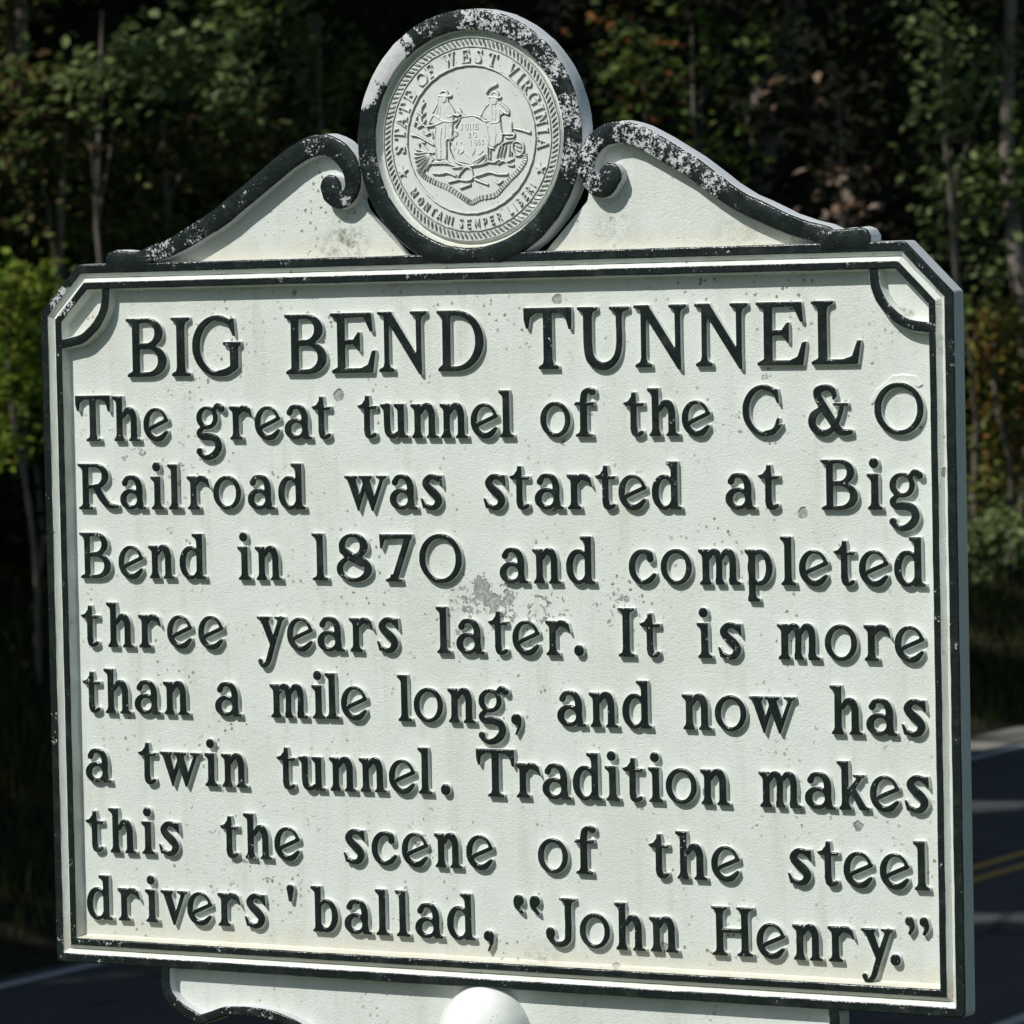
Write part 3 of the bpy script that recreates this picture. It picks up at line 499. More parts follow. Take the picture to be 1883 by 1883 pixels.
# ---- the round seal
SZ=-6.6
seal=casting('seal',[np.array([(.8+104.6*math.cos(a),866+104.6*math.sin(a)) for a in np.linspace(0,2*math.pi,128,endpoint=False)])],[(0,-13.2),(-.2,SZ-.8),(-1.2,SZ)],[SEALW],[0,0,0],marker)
tag(seal,'round cast seal with relief figures, silvery white')
def ringband(name,r0,r1,z1,lab=None):
    V=[];F=[];n=144;pr=[(r0-.5,SZ-.2),(r0,z1-.3),(r0+.35,z1),(r1-.35,z1),(r1,z1-.3),(r1+.5,SZ-.2)]
    for r,z in pr:
        for i in range(n):
            a=2*math.pi*i/n;q=r+.18*math.sin(i*1.9)+.12*math.sin(i*5.1);V.append(((.8+q*math.cos(a))/1000,(866+q*math.sin(a))/1000,z/1000))
    for k in range(5):
        for i in range(n):
            j=(i+1)%n;F.append((k*n+i,(k+1)*n+i,(k+1)*n+j,k*n+j))
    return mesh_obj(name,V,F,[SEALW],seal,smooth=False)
ringband('raised_circle',74.2,75.9,SZ+2.1); ringband('raised_circle',93.0,94.0,SZ+1.1); ringband('raised_circle',102.6,103.6,SZ+1.3)
V=[];F=[]
for i in range(118):                                 # rope border: slanted strands
    a0=2*math.pi*i/118; q=[]
    for r,da,wd in ((95.2,-.020,.0145),(98.4,0,.0195),(101.6,.020,.0145)):
        for sgn in (-1,1): q.append((a0+da+sgn*wd,r))
    b=len(V)
    for (a,r),z in zip(q,[SZ+.1]*6): V.append(((.8+r*math.cos(a))/1000,(866+r*math.sin(a))/1000,z/1000))
    for r,da in ((95.8,-.018),(98.4,0),(101.0,.018)):
        a=a0+da+random.uniform(-.003,.003);V.append(((.8+r*math.cos(a))/1000,(866+r*math.sin(a))/1000,(SZ+1.1+random.uniform(-.5,.4))/1000))
    F+=[(b,b+2,b+7,b+6),(b+2,b+4,b+8,b+7),(b+3,b+1,b+6,b+7),(b+5,b+3,b+7,b+8),(b+1,b,b+6),(b+4,b+5,b+8)]
tag(mesh_obj('rope_border',V,F,[SEALW],seal),kind='stuff')
def arc_letter(c,ang,rc,h,inward,name='seal_letter',kx=.92):
    s=h/100;L=[l*s for l in (SL_ if kx<.9 else GL)[c]];w0=min(l[:,0].min() for l in L);w1=max(l[:,0].max() for l in L)
    a=R(ang);th=a-math.pi/2 if not inward else a+math.pi/2
    M=np.array([[math.cos(th),-math.sin(th)],[math.sin(th),math.cos(th)]])
    L=[((l-np.array([(w0+w1)/2,h/2]))*np.array([kx,1]))@M.T+np.array([.8+rc*math.cos(a),866+rc*math.sin(a)]) for l in L]
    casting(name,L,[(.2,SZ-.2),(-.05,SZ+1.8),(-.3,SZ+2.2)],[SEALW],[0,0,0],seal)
for c,a in zip('STATEOFWESTVIRGINIA',(-174.9,174.4,165.6,156.3,146.6,131.5,122.7,106,92.6,82.2,70.9,53.3,45.4,37.3,27.4,19.0,11.8,3.6,-5.2)): arc_letter(c,a,84.2,13.2,False)
for c,a in zip('MONTANISEMPERLIBERI',(-142.6,-135.1,-128.6,-122.4,-116.4,-110.4,-106.0,-98.9,-92.6,-86.1,-79.8,-74.3,-68.3,-58.8,-54.6,-49.6,-44.0,-38.6,-34.2)): arc_letter(c,a,85.3,8.4,True,'seal_letter',.82)
arc_letter('?',-159.3,86,12.5,True,'seal_star'); arc_letter('?',-22,86,12.5,True,'seal_star')
STR=[[(-36.4,45.6,1.04),(-29.7,44.2,1.21),(-21.6,44.6,1.3)],[(-34.4,47.6,0.86),(-31.5,50.1,1.21),(-27.2,48.9,1.21),(-25.9,46.0,1.21)],[(-37.6,37.0,0.78),(-41.6,30.6,0.78),(-44.5,26.6,0.78),(-38.8,24.3,0.78),(-35.0,23.7,0.78)],[(-24.7,37.3,0.78),(-20.5,31.4,0.78),(-18.3,26.4,0.78),(-23.6,23.3,0.78),(-28.3,25.1,0.78),(-30.1,30.1,0.78)],[(-36.2,35.3,0.52),(-39.3,26.0,0.52)],[(-33.8,35.2,0.52),(-35.5,25.4,0.52)],[(-27.6,35.8,0.52),(-25.4,26.6,0.52)],[(-24.7,34.8,0.52),(-22.1,26.5,0.52)],[(-43.1,26.1,1.21),(-47.1,20.1,1.21),(-49.6,15.3,1.04)],[(-18.8,25.6,1.21),(-13.1,24.5,1.21),(-10.6,27.7,1.12),(-12.9,30.7,0.95)],[(-14.9,29.5,0.86),(-6.5,23.4,1.04)],[(-37.9,23.0,1.04),(-30.4,19.5,1.21),(-20.9,18.3,0.86),(-11.2,22.0,0.78)],[(-51.5,14.5,1.04),(-41.9,15.8,1.04),(-32.3,18.7,1.04),(-26.5,19.3,1.04)],[(-28.5,16.9,0.69),(-29.8,2.2,0.69)],[(-25.7,16.8,0.52),(-25.5,2.8,0.52)],[(-23.3,15.9,0.52),(-22.6,3.5,0.52)],[(-20.9,16.6,0.69),(-21.6,6.8,0.69),(-23.2,1.9,0.69),(-28.4,0.9,0.69)],[(-40.1,14.1,0.78),(-41.8,1.0,0.78),(-40.2,-9.8,0.78),(-39.5,-19.7,0.78)],[(-33.4,13.0,0.78),(-35.1,-0.1,0.78),(-34.9,-10.8,0.78),(-35.6,-19.8,0.78)],[(-29.9,-0.3,0.78),(-28.7,-11.0,0.78),(-29.4,-20.0,0.78)],[(-42.9,-21.6,1.38),(-39.0,-22.2,1.38),(-36.7,-22.3,1.04)],[(-34.3,-21.9,1.38),(-29.5,-21.7,1.38),(-25.7,-23.9,1.04)],[(-55.2,41.0,1.04),(-56.8,34.5,1.04),(-57.5,24.6,0.78),(-57.2,18.0,0.78)],[(-53.3,38.5,1.21),(-58.3,31.3,0.69)],[(-61.7,29.8,1.38),(-57.9,27.1,0.69)],[(-53.1,28.6,1.04),(-57.5,24.6,0.69)],[(-62.8,24.9,1.04),(-65.9,16.7,1.38)],[(-52.8,21.2,1.12),(-56.3,17.2,1.04)],[(-62.9,19.9,0.86),(-58.7,15.6,0.86)],[(-62.1,14.1,0.86),(-55.3,16.3,0.86),(-51.6,12.9,0.86),(-48.8,7.8,0.86)],[(-69.0,6.9,1.73),(-61.4,5.0,0.86),(-49.1,-1.2,0.86),(-43.4,-4.3,0.86)],[(-56.5,9.8,0.78),(-51.7,6.3,0.78),(-45.9,8.5,0.78),(-44.2,2.7,0.78)],[(-60.0,0.8,1.21),(-55.9,-5.1,1.21),(-50.3,-11.1,1.04)],[(-60.7,-4.9,0.78),(-59.6,0.0,0.78),(-53.9,-1.9,0.78)],[(-49.3,-11.9,0.61),(-64.6,-8.1,0.78)],[(-49.3,-12.3,0.61),(-66.6,-11.7,0.78)],[(-48.9,-13.6,0.61),(-66.7,-16.3,0.78)],[(-48.4,-14.4,0.61),(-65.9,-20.4,0.78)],[(-48.0,-15.3,0.61),(-64.0,-24.6,0.78)],[(-47.5,-16.1,0.61),(-61.3,-28.8,0.78)],[(-46.6,-17.0,0.61),(-57.5,-32.3,0.78)],[(-45.6,-17.8,0.61),(-52.6,-29.1,0.78)],[(-44.2,-18.7,0.61),(-48.7,-24.3,0.78)],[(-61.7,-8.2,0.69),(-52.2,-11.0,0.69),(-43.6,-12.5,0.69)],[(-9.3,22.7,0.95),(-3.6,23.2,0.95),(4.0,23.4,1.04),(11.5,21.1,1.04),(18.0,15.1,0.86),(20.6,8.5,0.86),(21.9,0.2,0.86),(20.2,-7.9,0.86),(19.1,-16.8,0.86),(15.1,-24.1,0.86),(4.6,-27.0,1.04),(-6.7,-26.2,0.86),(-18.0,-22.1,0.86),(-23.6,-13.7,0.86),(-24.8,-6.2,0.86),(-23.2,0.3,0.86),(-17.4,5.0,1.56),(-14.5,7.3,1.21),(-17.2,12.4,0.86),(-11.3,20.3,0.86)],[(-18.2,9.9,1.38),(-14.5,5.7,1.56),(-21.3,1.8,1.38)],[(-22.3,-2.2,0.86),(-19.5,-5.6,0.86),(-18.7,-10.6,0.86)],[(-15.6,-1.6,0.78),(-16.7,-6.5,0.78),(-13.9,-9.9,0.78),(-15.0,-14.0,0.78)],[(-12.7,1.5,0.78),(-10.9,-3.5,0.69),(-9.9,-1.9,0.69)],[(-10.1,-9.2,1.38),(-8.3,-11.8,1.21),(-12.1,-14.1,1.21)],[(-6.4,-13.5,1.04),(-1.8,-17.7,0.95),(1.9,-22.8,0.95),(3.7,-25.3,0.69)],[(3.8,-22.9,0.86),(10.5,-19.8,0.86),(17.2,-16.0,0.86)],[(5.1,-9.0,0.86),(5.0,-12.2,0.78),(2.1,-16.2,0.78)],[(7.8,-14.0,0.69),(10.6,-15.7,0.69),(15.4,-11.8,0.69)],[(19.7,46.1,1.21),(23.6,50.8,1.73),(29.3,53.4,1.9),(32.1,53.7,1.21)],[(22.9,41.9,1.21),(29.0,40.8,1.21),(36.0,40.5,1.38)],[(25.3,44.2,1.04),(28.2,46.5,1.21),(32.8,44.7,1.21),(33.7,41.4,1.04)],[(22.7,34.9,0.86),(17.4,29.8,0.86),(14.4,25.0,1.04),(12.4,21.0,1.04),(18.0,17.5,1.04),(22.7,17.4,0.86)],[(26.0,34.4,0.69),(25.8,25.4,0.69),(26.5,18.0,0.69)],[(29.8,34.2,0.61),(30.5,26.0,0.61),(29.4,17.9,0.61)],[(33.6,35.7,1.04),(39.1,32.2,1.04),(44.6,27.1,1.21),(44.6,23.8,1.21),(39.0,25.7,1.04),(35.3,29.1,0.86)],[(34.3,27.5,0.78),(34.6,21.0,0.78),(33.6,16.1,0.78),(25.5,15.2,0.78)],[(21.0,24.8,1.04),(22.8,21.4,0.86),(24.6,14.8,0.86)],[(18.8,11.8,0.78),(20.5,3.5,0.78),(22.2,-4.7,0.78),(21.6,-8.8,0.78)],[(28.3,13.1,0.69),(30.0,4.8,0.78),(28.8,-3.3,0.78),(28.3,-8.2,0.78)],[(33.0,13.7,0.69),(36.6,4.6,0.78),(36.4,-2.8,0.78),(32.6,-5.9,0.78)],[(22.1,-9.6,1.04),(26.8,-10.6,1.04)],[(38.4,3.7,1.04),(45.0,3.4,1.04),(51.1,3.2,1.21),(49.6,0.0,1.04),(41.2,0.3,1.04)],[(47.6,14.7,1.04),(48.0,9.0,1.56),(47.8,4.1,1.04)],[(50.8,8.9,1.04),(60.1,6.9,1.21),(69.4,4.1,1.38)],[(34.4,-8.4,1.04),(39.2,-5.3,1.04),(45.8,-3.9,0.86),(50.5,-3.3,0.78)],[(49.5,-5.7,0.78),(55.1,-4.3,0.86),(60.7,-7.7,1.04),(61.5,-13.5,1.21),(57.6,-18.2,1.04),(52.0,-18.0,1.04),(49.3,-13.0,1.04),(49.5,-5.7,0.78)],[(33.4,-10.0,0.69),(30.3,-19.7,0.69)],[(37.2,-8.5,0.69),(34.1,-19.0,0.69)],[(41.4,-7.9,0.69),(37.9,-19.1,0.69)],[(45.7,-7.2,0.69),(44.5,-18.6,0.69)],[(48.0,-8.9,0.69),(47.3,-17.9,0.69)],[(52.3,-7.4,0.78),(58.8,-10.1,0.78)],[(52.2,-11.5,0.78),(58.7,-14.2,0.78)],[(20.2,-11.2,0.69),(19.9,-22.6,0.69)],[(23.0,-11.3,0.61),(22.3,-21.9,0.61)],[(19.9,-23.4,0.86),(27.4,-24.5,0.86),(33.1,-22.2,0.69),(41.5,-24.2,0.69),(50.0,-22.0,0.69)],[(31.1,-26.3,0.78),(38.7,-23.3,0.78),(43.3,-27.5,0.78),(49.9,-28.5,0.78)],[(-46.7,-23.1,0.78),(-38.1,-23.4,0.86),(-27.6,-23.8,0.78),(-20.1,-26.1,0.78),(-12.5,-27.6,0.86),(0.8,-27.3,0.86),(12.2,-26.0,0.86),(19.9,-23.8,0.86)],[(-22.0,-28.5,0.69),(-14.4,-28.0,1.04),(-8.7,-27.3,0.86)],[(-44.6,-33.1,1.47),(-35.5,-33.8,1.38),(-27.8,-32.8,1.3),(-18.4,-36.5,1.04)],[(2.5,-38.8,1.12),(12.0,-36.2,1.21),(21.5,-34.1,1.38),(30.9,-36.5,1.12),(42.2,-36.8,1.47)],[(-27.1,-42.7,1.04),(-14.7,-40.7,1.04)],[(4.3,-40.9,1.21),(19.3,-46.7,0.95)],[(-16.6,-39.4,0.86),(-12.6,-33.8,0.86),(-6.8,-28.6,1.04),(-1.1,-29.2,1.04),(1.1,-34.2,1.04),(1.0,-40.4,1.04),(-7.1,-41.8,1.04),(-14.7,-40.3,0.86)],[(-13.0,-49.0,1.3),(-1.5,-46.0,1.12)],[(27.9,-43.3,1.21),(31.6,-45.9,1.21),(36.4,-43.6,1.04)]]
def hfield(name,lab,ops,h,soft,gam=1.0):
    xs_=[];
    F,xs,ys=raster(ops,-72.5,866-72.5,74,866+72.5,.42)
    F=blur(F,soft);F=np.clip(F*1.25,0,1)**gam
    keep=F>.04;cell=keep[:-1,:-1]|keep[1:,:-1]|keep[:-1,1:]|keep[1:,1:]
    use=np.zeros(F.shape,bool)
    for a_,b_ in ((0,0),(1,0),(0,1),(1,1)): use[a_:F.shape[0]-1+a_,b_:F.shape[1]-1+b_]|=cell
    idx=-np.ones(F.shape,int);ii,jj=np.nonzero(use);idx[ii,jj]=np.arange(len(ii))
    V=[(xs[j]/1000,ys[i]/1000,(SZ-.12+h*F[i,j])/1000) for i,j in zip(ii,jj)]
    ci,cj=np.nonzero(cell);Fc=[(idx[i,j],idx[i,j+1],idx[i+1,j+1],idx[i+1,j]) for i,j in zip(ci,cj)]
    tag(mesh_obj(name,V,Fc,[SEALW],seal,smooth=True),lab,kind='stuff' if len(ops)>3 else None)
def relief(name,lab,idx,extra=(),h=2.4):
    hfield(name,lab,[path([(x+.8,y+866,max(r*.85,.5)) for x,y,r in STR[i]]) for i in idx]+list(extra),h,1)
def flat(name,lab,pts,h):
    hfield(name,lab,[P(*[(x+.8,y+866) for x,y in pts])],h*1.2,3)
flat('farmer_body',None,[(-35,48),(-26,48),(-25,38),(-18,27),(-22,14),(-22,2),(-28,0),(-29,-20),(-41,-20),(-42,0),(-40,16),(-48,18),(-41,30),(-37,37)],1.35)
flat('miner_body',None,[(23,46),(34,45),(33,36),(44,26),(35,22),(36,10),(37,-2),(28,-9),(21,-9),(18,12),(21,18),(13,21),(16,29),(23,35)],1.35)
flat('boulder',None,[(-9,22),(4,23),(18,15),(21,0),(19,-17),(4,-27),(-18,-22),(-24,-8),(-17,5),(-15,12)],1.35)
relief('farmer_relief','standing farmer with hat and cape',range(0,22),[E_(.8-30.3,866+42.2,3.6,4.4)])
relief('plants_relief','corn stalk, plough handles and wheat sheaf',range(22,45))
relief('rock_relief','round boulder outline with ivy',range(45,56))
relief('miner_relief','standing miner with pickaxe over the shoulder',range(56,70),[E_(.8+28.9,866+37.6,3.5,4.2)])
relief('anvil_relief','anvil, hammer and barrels',range(70,84))
relief('ground_relief','uneven ground line',range(84,87))
relief('rifles_relief','crossed rifles and a cap',range(87,92))
def tiny(txt,x,y,h,st):
    for i,c in enumerate(txt):
        s=h/100;L=[l*s for l in GL[c]];w0=min(l[:,0].min() for l in L)
        L=[(l-np.array([w0,0]))*np.array([.85,1])+np.array([.8+x+i*st,866+y]) for l in L]
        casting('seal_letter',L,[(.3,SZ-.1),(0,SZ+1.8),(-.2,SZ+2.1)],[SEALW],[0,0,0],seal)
tiny('JUNE',-12,9.5,6.2,5.9); tiny('20',-2.2,1.2,5.6,5.4); tiny('1863',.2,-6.2,5.4,4.3)
CL=[(-63,-27),(-59.4,-32.2),(-52.8,-37.4),(-41.5,-42.7),(-28.2,-48.1),(-15.1,-55.9),(-5.7,-61.9),(0,-63.7),(9.5,-59.9),(26.6,-57.2),(36.2,-49.3),(44.9,-41.4),(54.4,-33.6),(62,-24),(62.3,-17)]
cs=spline([(x,y,2.1) for x,y in CL],8); V=[];F=[]
for i,(x,y,r) in enumerate(cs):                      # ragged cliff edge: ridged band
    t=cs[min(i+1,len(cs)-1)]-cs[max(i-1,0)];n=np.array([-t[1],t[0]]);n/=np.linalg.norm(n)+1e-9
    z=SZ+(1.7 if i%2 else .7)+random.uniform(-.2,.2)
    for k,(o,zz) in enumerate(((-3.2,SZ-.1),(-2.4,z),(2.0,z*1.0),(2.8,SZ-.1))):
        V.append((( .8+x+n[0]*o)/1000,(866+y+n[1]*o)/1000,zz/1000))
for i in range(len(cs)-1):
    for k in range(3): a=i*4+k;F.append((a,a+4,a+5,a+1))
for f in F[:1]:
    pass
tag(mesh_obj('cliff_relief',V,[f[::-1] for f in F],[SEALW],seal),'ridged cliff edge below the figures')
# ---- mounting post with its ball cap
def lathe(name,prof,mat,parent,loc,n=48,smooth=True):
    V=[];F=[]
    for r,z in prof:
        for i in range(n): a=2*math.pi*i/n;V.append((r*math.cos(a),r*math.sin(a),z))
    for k in range(len(prof)-1):
        for i in range(n): j=(i+1)%n;F.append((k*n+i,k*n+j,(k+1)*n+j,(k+1)*n+i))
    o=mesh_obj(name,V,F,[mat],parent,smooth=smooth,loc=loc);return o
ballr=.0505
pst=lathe('post',[(.036,-BASE-.35),(.036,-.085),(.040,-.084),(.040,-.070),(.030,-.066)],BALLW,marker,(-.0044,0,-.012))
pst.rotation_euler=(-math.pi/2,0,0); pst.location=(-.0044,0,-.010)
bp=[(max(1e-4,ballr*math.sin(t)),-.0492-ballr*math.cos(t)) for t in np.linspace(.001,math.pi-.001,40)]
bl=lathe('ball_cap',bp,BALLW,pst,(0,0,0),64)
tag(bl,'glossy white ball on top of the post')
# ================================================================ ground, road
ROADZ=-2.17
def gmat(name,fn):
    t=NT(name); fn(t); return t.m
def _asph(t):
    c=t.mix(t.noise(3,4),(.040,.043,.047),(.062,.064,.067)); c=t.mix(t.mr(t.noise(260,2),.6,.75,0,.5),c,(.13,.13,.13))
    c=t.mix(t.ma('MULTIPLY',t.mr(t.noise(2.2,5,.7,v=t.scl(t.pos(),(1.5,.12,1))),.5,.75),.35),c,(.095,.092,.088))
    cr=t.mr(t.voro(.55,'Distance','DISTANCE_TO_EDGE',v=t.scl(t.pos(),(1,.6,1))),.03,.012); c=t.mix(t.ma('MULTIPLY',cr,t.mr(t.noise(.8,3),.45,.55)),c,(.02,.02,.02))
    t.done(c,.85,t.bump(t.noise(180,3),.5,.004),.3)
def _grav(t):
    c=t.mix(t.voro(45,'Color'),(.12,.115,.10),(.28,.265,.24)); c=t.mix(t.mr(t.noise(1.5,4),.4,.65,0,.6),c,(.12,.10,.07))
    t.done(c,.95,t.bump(t.voro(45),.8,.01))
def _soil(t):
    c=t.mix(t.noise(1.3,5,.65),(.012,.011,.008),(.035,.029,.018)); c=t.mix(t.mr(t.noise(9,4),.5,.7,0,.7),c,(.035,.05,.018))
    sx=t.n('SeparateXYZ'); t.l(t.pos(),sx.inputs[0]); turf=t.ma('MULTIPLY',t.mr(sx.outputs[0],-7.6,-6.4,0,1),t.mr(t.noise(2.5,5,.7),.30,.55,.45,.95))
    c=t.mix(turf,c,t.mix(t.noise(30,4),(.03,.045,.012),(.055,.075,.022)))   # mown turf on the near bank
    t.done(c,1,t.bump(t.noise(14,5,.7),.9,.06),.1)
def paint_m(name,c):
    t=NT(name); t.done(t.mix(t.mr(t.noise(40,4,.7),.55,.68,0,.7),c,(.07,.07,.07)),.7,t.bump(t.noise(180,2),.3,.002)); return t.m
ASPH=gmat('asphalt',_asph); GRAV=gmat('gravel',_grav); SOIL=gmat('leaf_litter_soil',_soil)
def sheet(name,xs,ys,zf,mat,lab=None):
    V=[(x,y,zf(x,y)) for y in ys for x in xs];n=len(xs)
    F=[(j*n+i,j*n+i+1,(j+1)*n+i+1,(j+1)*n+i) for j in range(len(ys)-1) for i in range(n-1)]
    return tag(mesh_obj(name,V,F,[mat],smooth=True),lab,kind='structure')
def prof_z(x,y):
    w_=.10*math.sin(x*1.3+y*.7)+.07*math.sin(y*1.9-x*.8)
    if x>-1.3: return w_*.3
    if x>-7.3: return -2.19*(-1.3-x)/6.0+w_*.3*(1 if x>-6.6 else 0)
    if x>-15.2: return -2.19
    if x>-18.9: return -2.19+(-15.2-x)/3.7*1.7+w_*min(1,(-15.2-x)/1.5)
    if x>-60: return -.49+(-18.9-x)*.72+w_*3
    return -.49+41.1*.72+(-60-x)*.25
xs=[400,150,60,30,15,8,4,2,0,-1.3]+list(np.arange(-1.8,-7.3,-.5))+[-7.3,-7.6]+[-14.9,-15.2]+list(np.arange(-15.7,-20,-.5))+list(np.arange(-20.5,-34,-1))+[-36,-40,-46,-54,-60,-90,-150,-400]
ys=[-400,-150,-60,-30,-15,-8,-4]+list(np.arange(-2,70,1.0))+[75,85,100,130,170,250,500]
sheet('ground',[float(v) for v in xs],[float(v) for v in ys],prof_z,SOIL)
def flatstrip(name,x0,x1,z,mat,y0=-300,y1=420,kind='structure',lab=None):
    ys=np.arange(y0,y1+1,6.0);V=[];F=[]
    for y in ys: V+=[(x0,y,z),(x1,y,z)]
    for i in range(len(ys)-1): F.append((2*i,2*i+1,2*i+3,2*i+2))
    return tag(mesh_obj(name,V,F,[mat]),lab,kind=kind)
flatstrip('gravel_shoulder',-15.35,-14.5,ROADZ-.004,GRAV,y0=28); flatstrip('gravel_shoulder',-7.7,-7.2,ROADZ-.004,GRAV)
flatstrip('road',-14.6,-7.6,ROADZ,ASPH)
WL=paint_m('white_road_paint',(.40,.42,.45)); YL=paint_m('yellow_road_paint',(.40,.24,.05))
flatstrip('edge_line',-8.06,-7.94,ROADZ+.005,WL); flatstrip('edge_line',-14.44,-14.32,ROADZ+.005,WL)
flatstrip('centre_line',-11.17,-11.05,ROADZ+.005,YL); flatstrip('centre_line',-10.87,-10.75,ROADZ+.005,YL)
# ================================================================ foliage
def leafmat(name,rough=.45):
    t=NT(name); a=t.n('Attribute',attribute_name='leafcol'); a.attribute_type='GEOMETRY'
    t.done(a.outputs['Color'],.6,None,.18)
    tr=t.n('BsdfTranslucent'); t.l(a.outputs['Color'],tr.inputs[0]); mx=t.n('MixShader'); mx.inputs[0].default_value=.42
    t.l(t.b.outputs[0],mx.inputs[1]); t.l(tr.outputs[0],mx.inputs[2]); t.l(mx.outputs[0],t.out.inputs[0]); return t.m
LEAF=leafmat('leaf')
def _bark(t):
    n=t.noise(9,5,.7,v=t.scl(t.pos(),(2,2,.35)))
    t.done(t.mix(n,(.06,.05,.04),(.22,.19,.165)),.9,t.bump(n,.9,.02),.2)
BARK=gmat('bark',_bark)
def _bark2(t):
    n=t.noise(7,5,.7); t.done(t.mix(n,(.09,.075,.065),(.27,.235,.21)),.9,t.bump(n,.6,.01),.2)
PALEBARK=gmat('pale_bark',_bark2)
GREENS=[(.085,.13,.028),(.11,.155,.035),(.06,.095,.02),(.14,.18,.05)]
PALE=[(.16,.21,.08),(.14,.19,.065),(.20,.25,.11),(.10,.14,.04)]
YEL=[(.14,.22,.025),(.20,.27,.03),(.10,.17,.02),(.22,.24,.04)]
AUT=[(.22,.15,.04),(.15,.15,.03),(.22,.17,.04),(.10,.13,.03),(.20,.10,.035),(.12,.16,.04),(.16,.19,.05)]
MIX=[(.07,.11,.025),(.10,.12,.03),(.14,.11,.035),(.06,.09,.022),(.13,.10,.04),(.085,.13,.035),(.17,.11,.06),(.09,.14,.04)]
DARK=[(.011,.021,.007),(.016,.027,.008),(.020,.026,.009),(.024,.019,.009)]  # leaf colours lowered: the deep shade of the wood is put into the palette
def leaves(name,C,S,pal,parent=None,mat=None,flatness=.35,asp=.62,helio=.9):
    "C: n x 3 leaf centres, S: n sizes.  Every leaf is a pointed blade folded on its midrib (6 vertices)"
    n=len(C)
    nrm=rng.normal(size=(n,3));nrm[:,2]=np.abs(nrm[:,2])+flatness;nrm+=np.array(SUN)*helio;nrm/=np.linalg.norm(nrm,axis=1)[:,None]
    t=rng.normal(size=(n,3));t-=nrm*(t*nrm).sum(1)[:,None];t/=np.linalg.norm(t,axis=1)[:,None];b=np.cross(nrm,t)
    S=np.asarray(S)[:,None];asp_=(asp*rng.uniform(.75,1.2,(n,1)))
    base=C-t*S*.5;tip=C+t*S*.5-nrm*S*.10;a1=C-t*S*.08;fold=nrm*S*.09
    l1=C-t*S*.15+b*S*asp_*.5+fold;r1=C-t*S*.15-b*S*asp_*.5+fold
    l2=C+t*S*.18+b*S*asp_*.36+fold*.6;r2=C+t*S*.18-b*S*asp_*.36+fold*.6
    V=np.stack([base,l1,l2,tip,r2,r1],1).reshape(-1,3)
    me=bpy.data.meshes.new(name);me.vertices.add(n*6);me.vertices.foreach_set('co',V.ravel())
    i0=np.arange(n)[:,None]*6
    q=np.concatenate([i0+0,i0+3,i0+2,i0+1,i0+0,i0+5,i0+4,i0+3],1).ravel()
    me.loops.add(n*8);me.loops.foreach_set('vertex_index',q)
    me.polygons.add(n*2);me.polygons.foreach_set('loop_start',np.arange(n*2)*4);me.polygons.foreach_set('loop_total',np.full(n*2,4))
    pal=np.array(pal);c=np.clip(pal[rng.integers(0,len(pal),n)]*rng.uniform(.7,1.4,(n,1)),0,.5)
    cc=np.concatenate([np.repeat(c,6,0),np.ones((n*6,1))],1)
    at_=me.attributes.new('leafcol','FLOAT_COLOR','POINT');at_.data.foreach_set('color',cc.ravel())
    me.materials.append(mat or LEAF);me.update(calc_edges=True)
    o=bpy.data.objects.new(name,me);COL.objects.link(o);o.parent=parent
    if parent is not None: o.location=-parent.location
    return o
def clump(c,r,n,k=7,spread=.16):
    "n leaves in small sprays inside an ellipsoid of centre c, radii r"
    m=max(1,n//k);u=rng.normal(size=(m,3));u/=np.linalg.norm(u,axis=1)[:,None];u*=rng.uniform(.15,1,(m,1))**.5
    cc=np.asarray(c)+u*np.asarray(r)
    return (np.repeat(cc,k,0)+rng.normal(size=(m*k,3))*spread)
def tube(name,pts,rad,mat,parent,n=8):
    V=[];F=[]
    for i,(p,r) in enumerate(zip(pts,rad)):
        d=(pts[min(i+1,len(pts)-1)]-pts[max(i-1,0)]).normalized();x=d.cross(Vector((.3,.9,.1))).normalized();y=d.cross(x)
        for k in range(n): a=2*math.pi*k/n;V.append(p+(x*math.cos(a)+y*math.sin(a))*r*(1+.12*math.sin(k*2.1+i)))
    for i in range(len(pts)-1):
        for k in range(n): j=(k+1)%n;F.append((i*n+k,i*n+j,(i+1)*n+j,(i+1)*n+k))
    o=mesh_obj(name,V,F,[mat],parent,smooth=True)
    if parent is not None: o.location=-parent.location
    return o
def gz(x,y): return prof_z(x,y)
def trunkpts(p0,p1,wob=.12,n=7):
    return [p0.lerp(p1,t)+Vector((math.sin(t*5+p0.y),math.cos(t*4+p0.x),0))*wob*math.sin(t*math.pi) for t in np.linspace(0,1,n)]
VIEW_U=CAMR@Vector((1,0,0)); VIEW_V=CAMR@Vector((0,1,0)); VIEW_W=CAMR@Vector((0,0,-1))
def reach(px,xw):
    "distance along the view axis at which the sight line through column px meets the wood line x=xw"
    d=at(px,600,1.0)-CAM_LOC; return (xw-CAM_LOC.x)/d.x
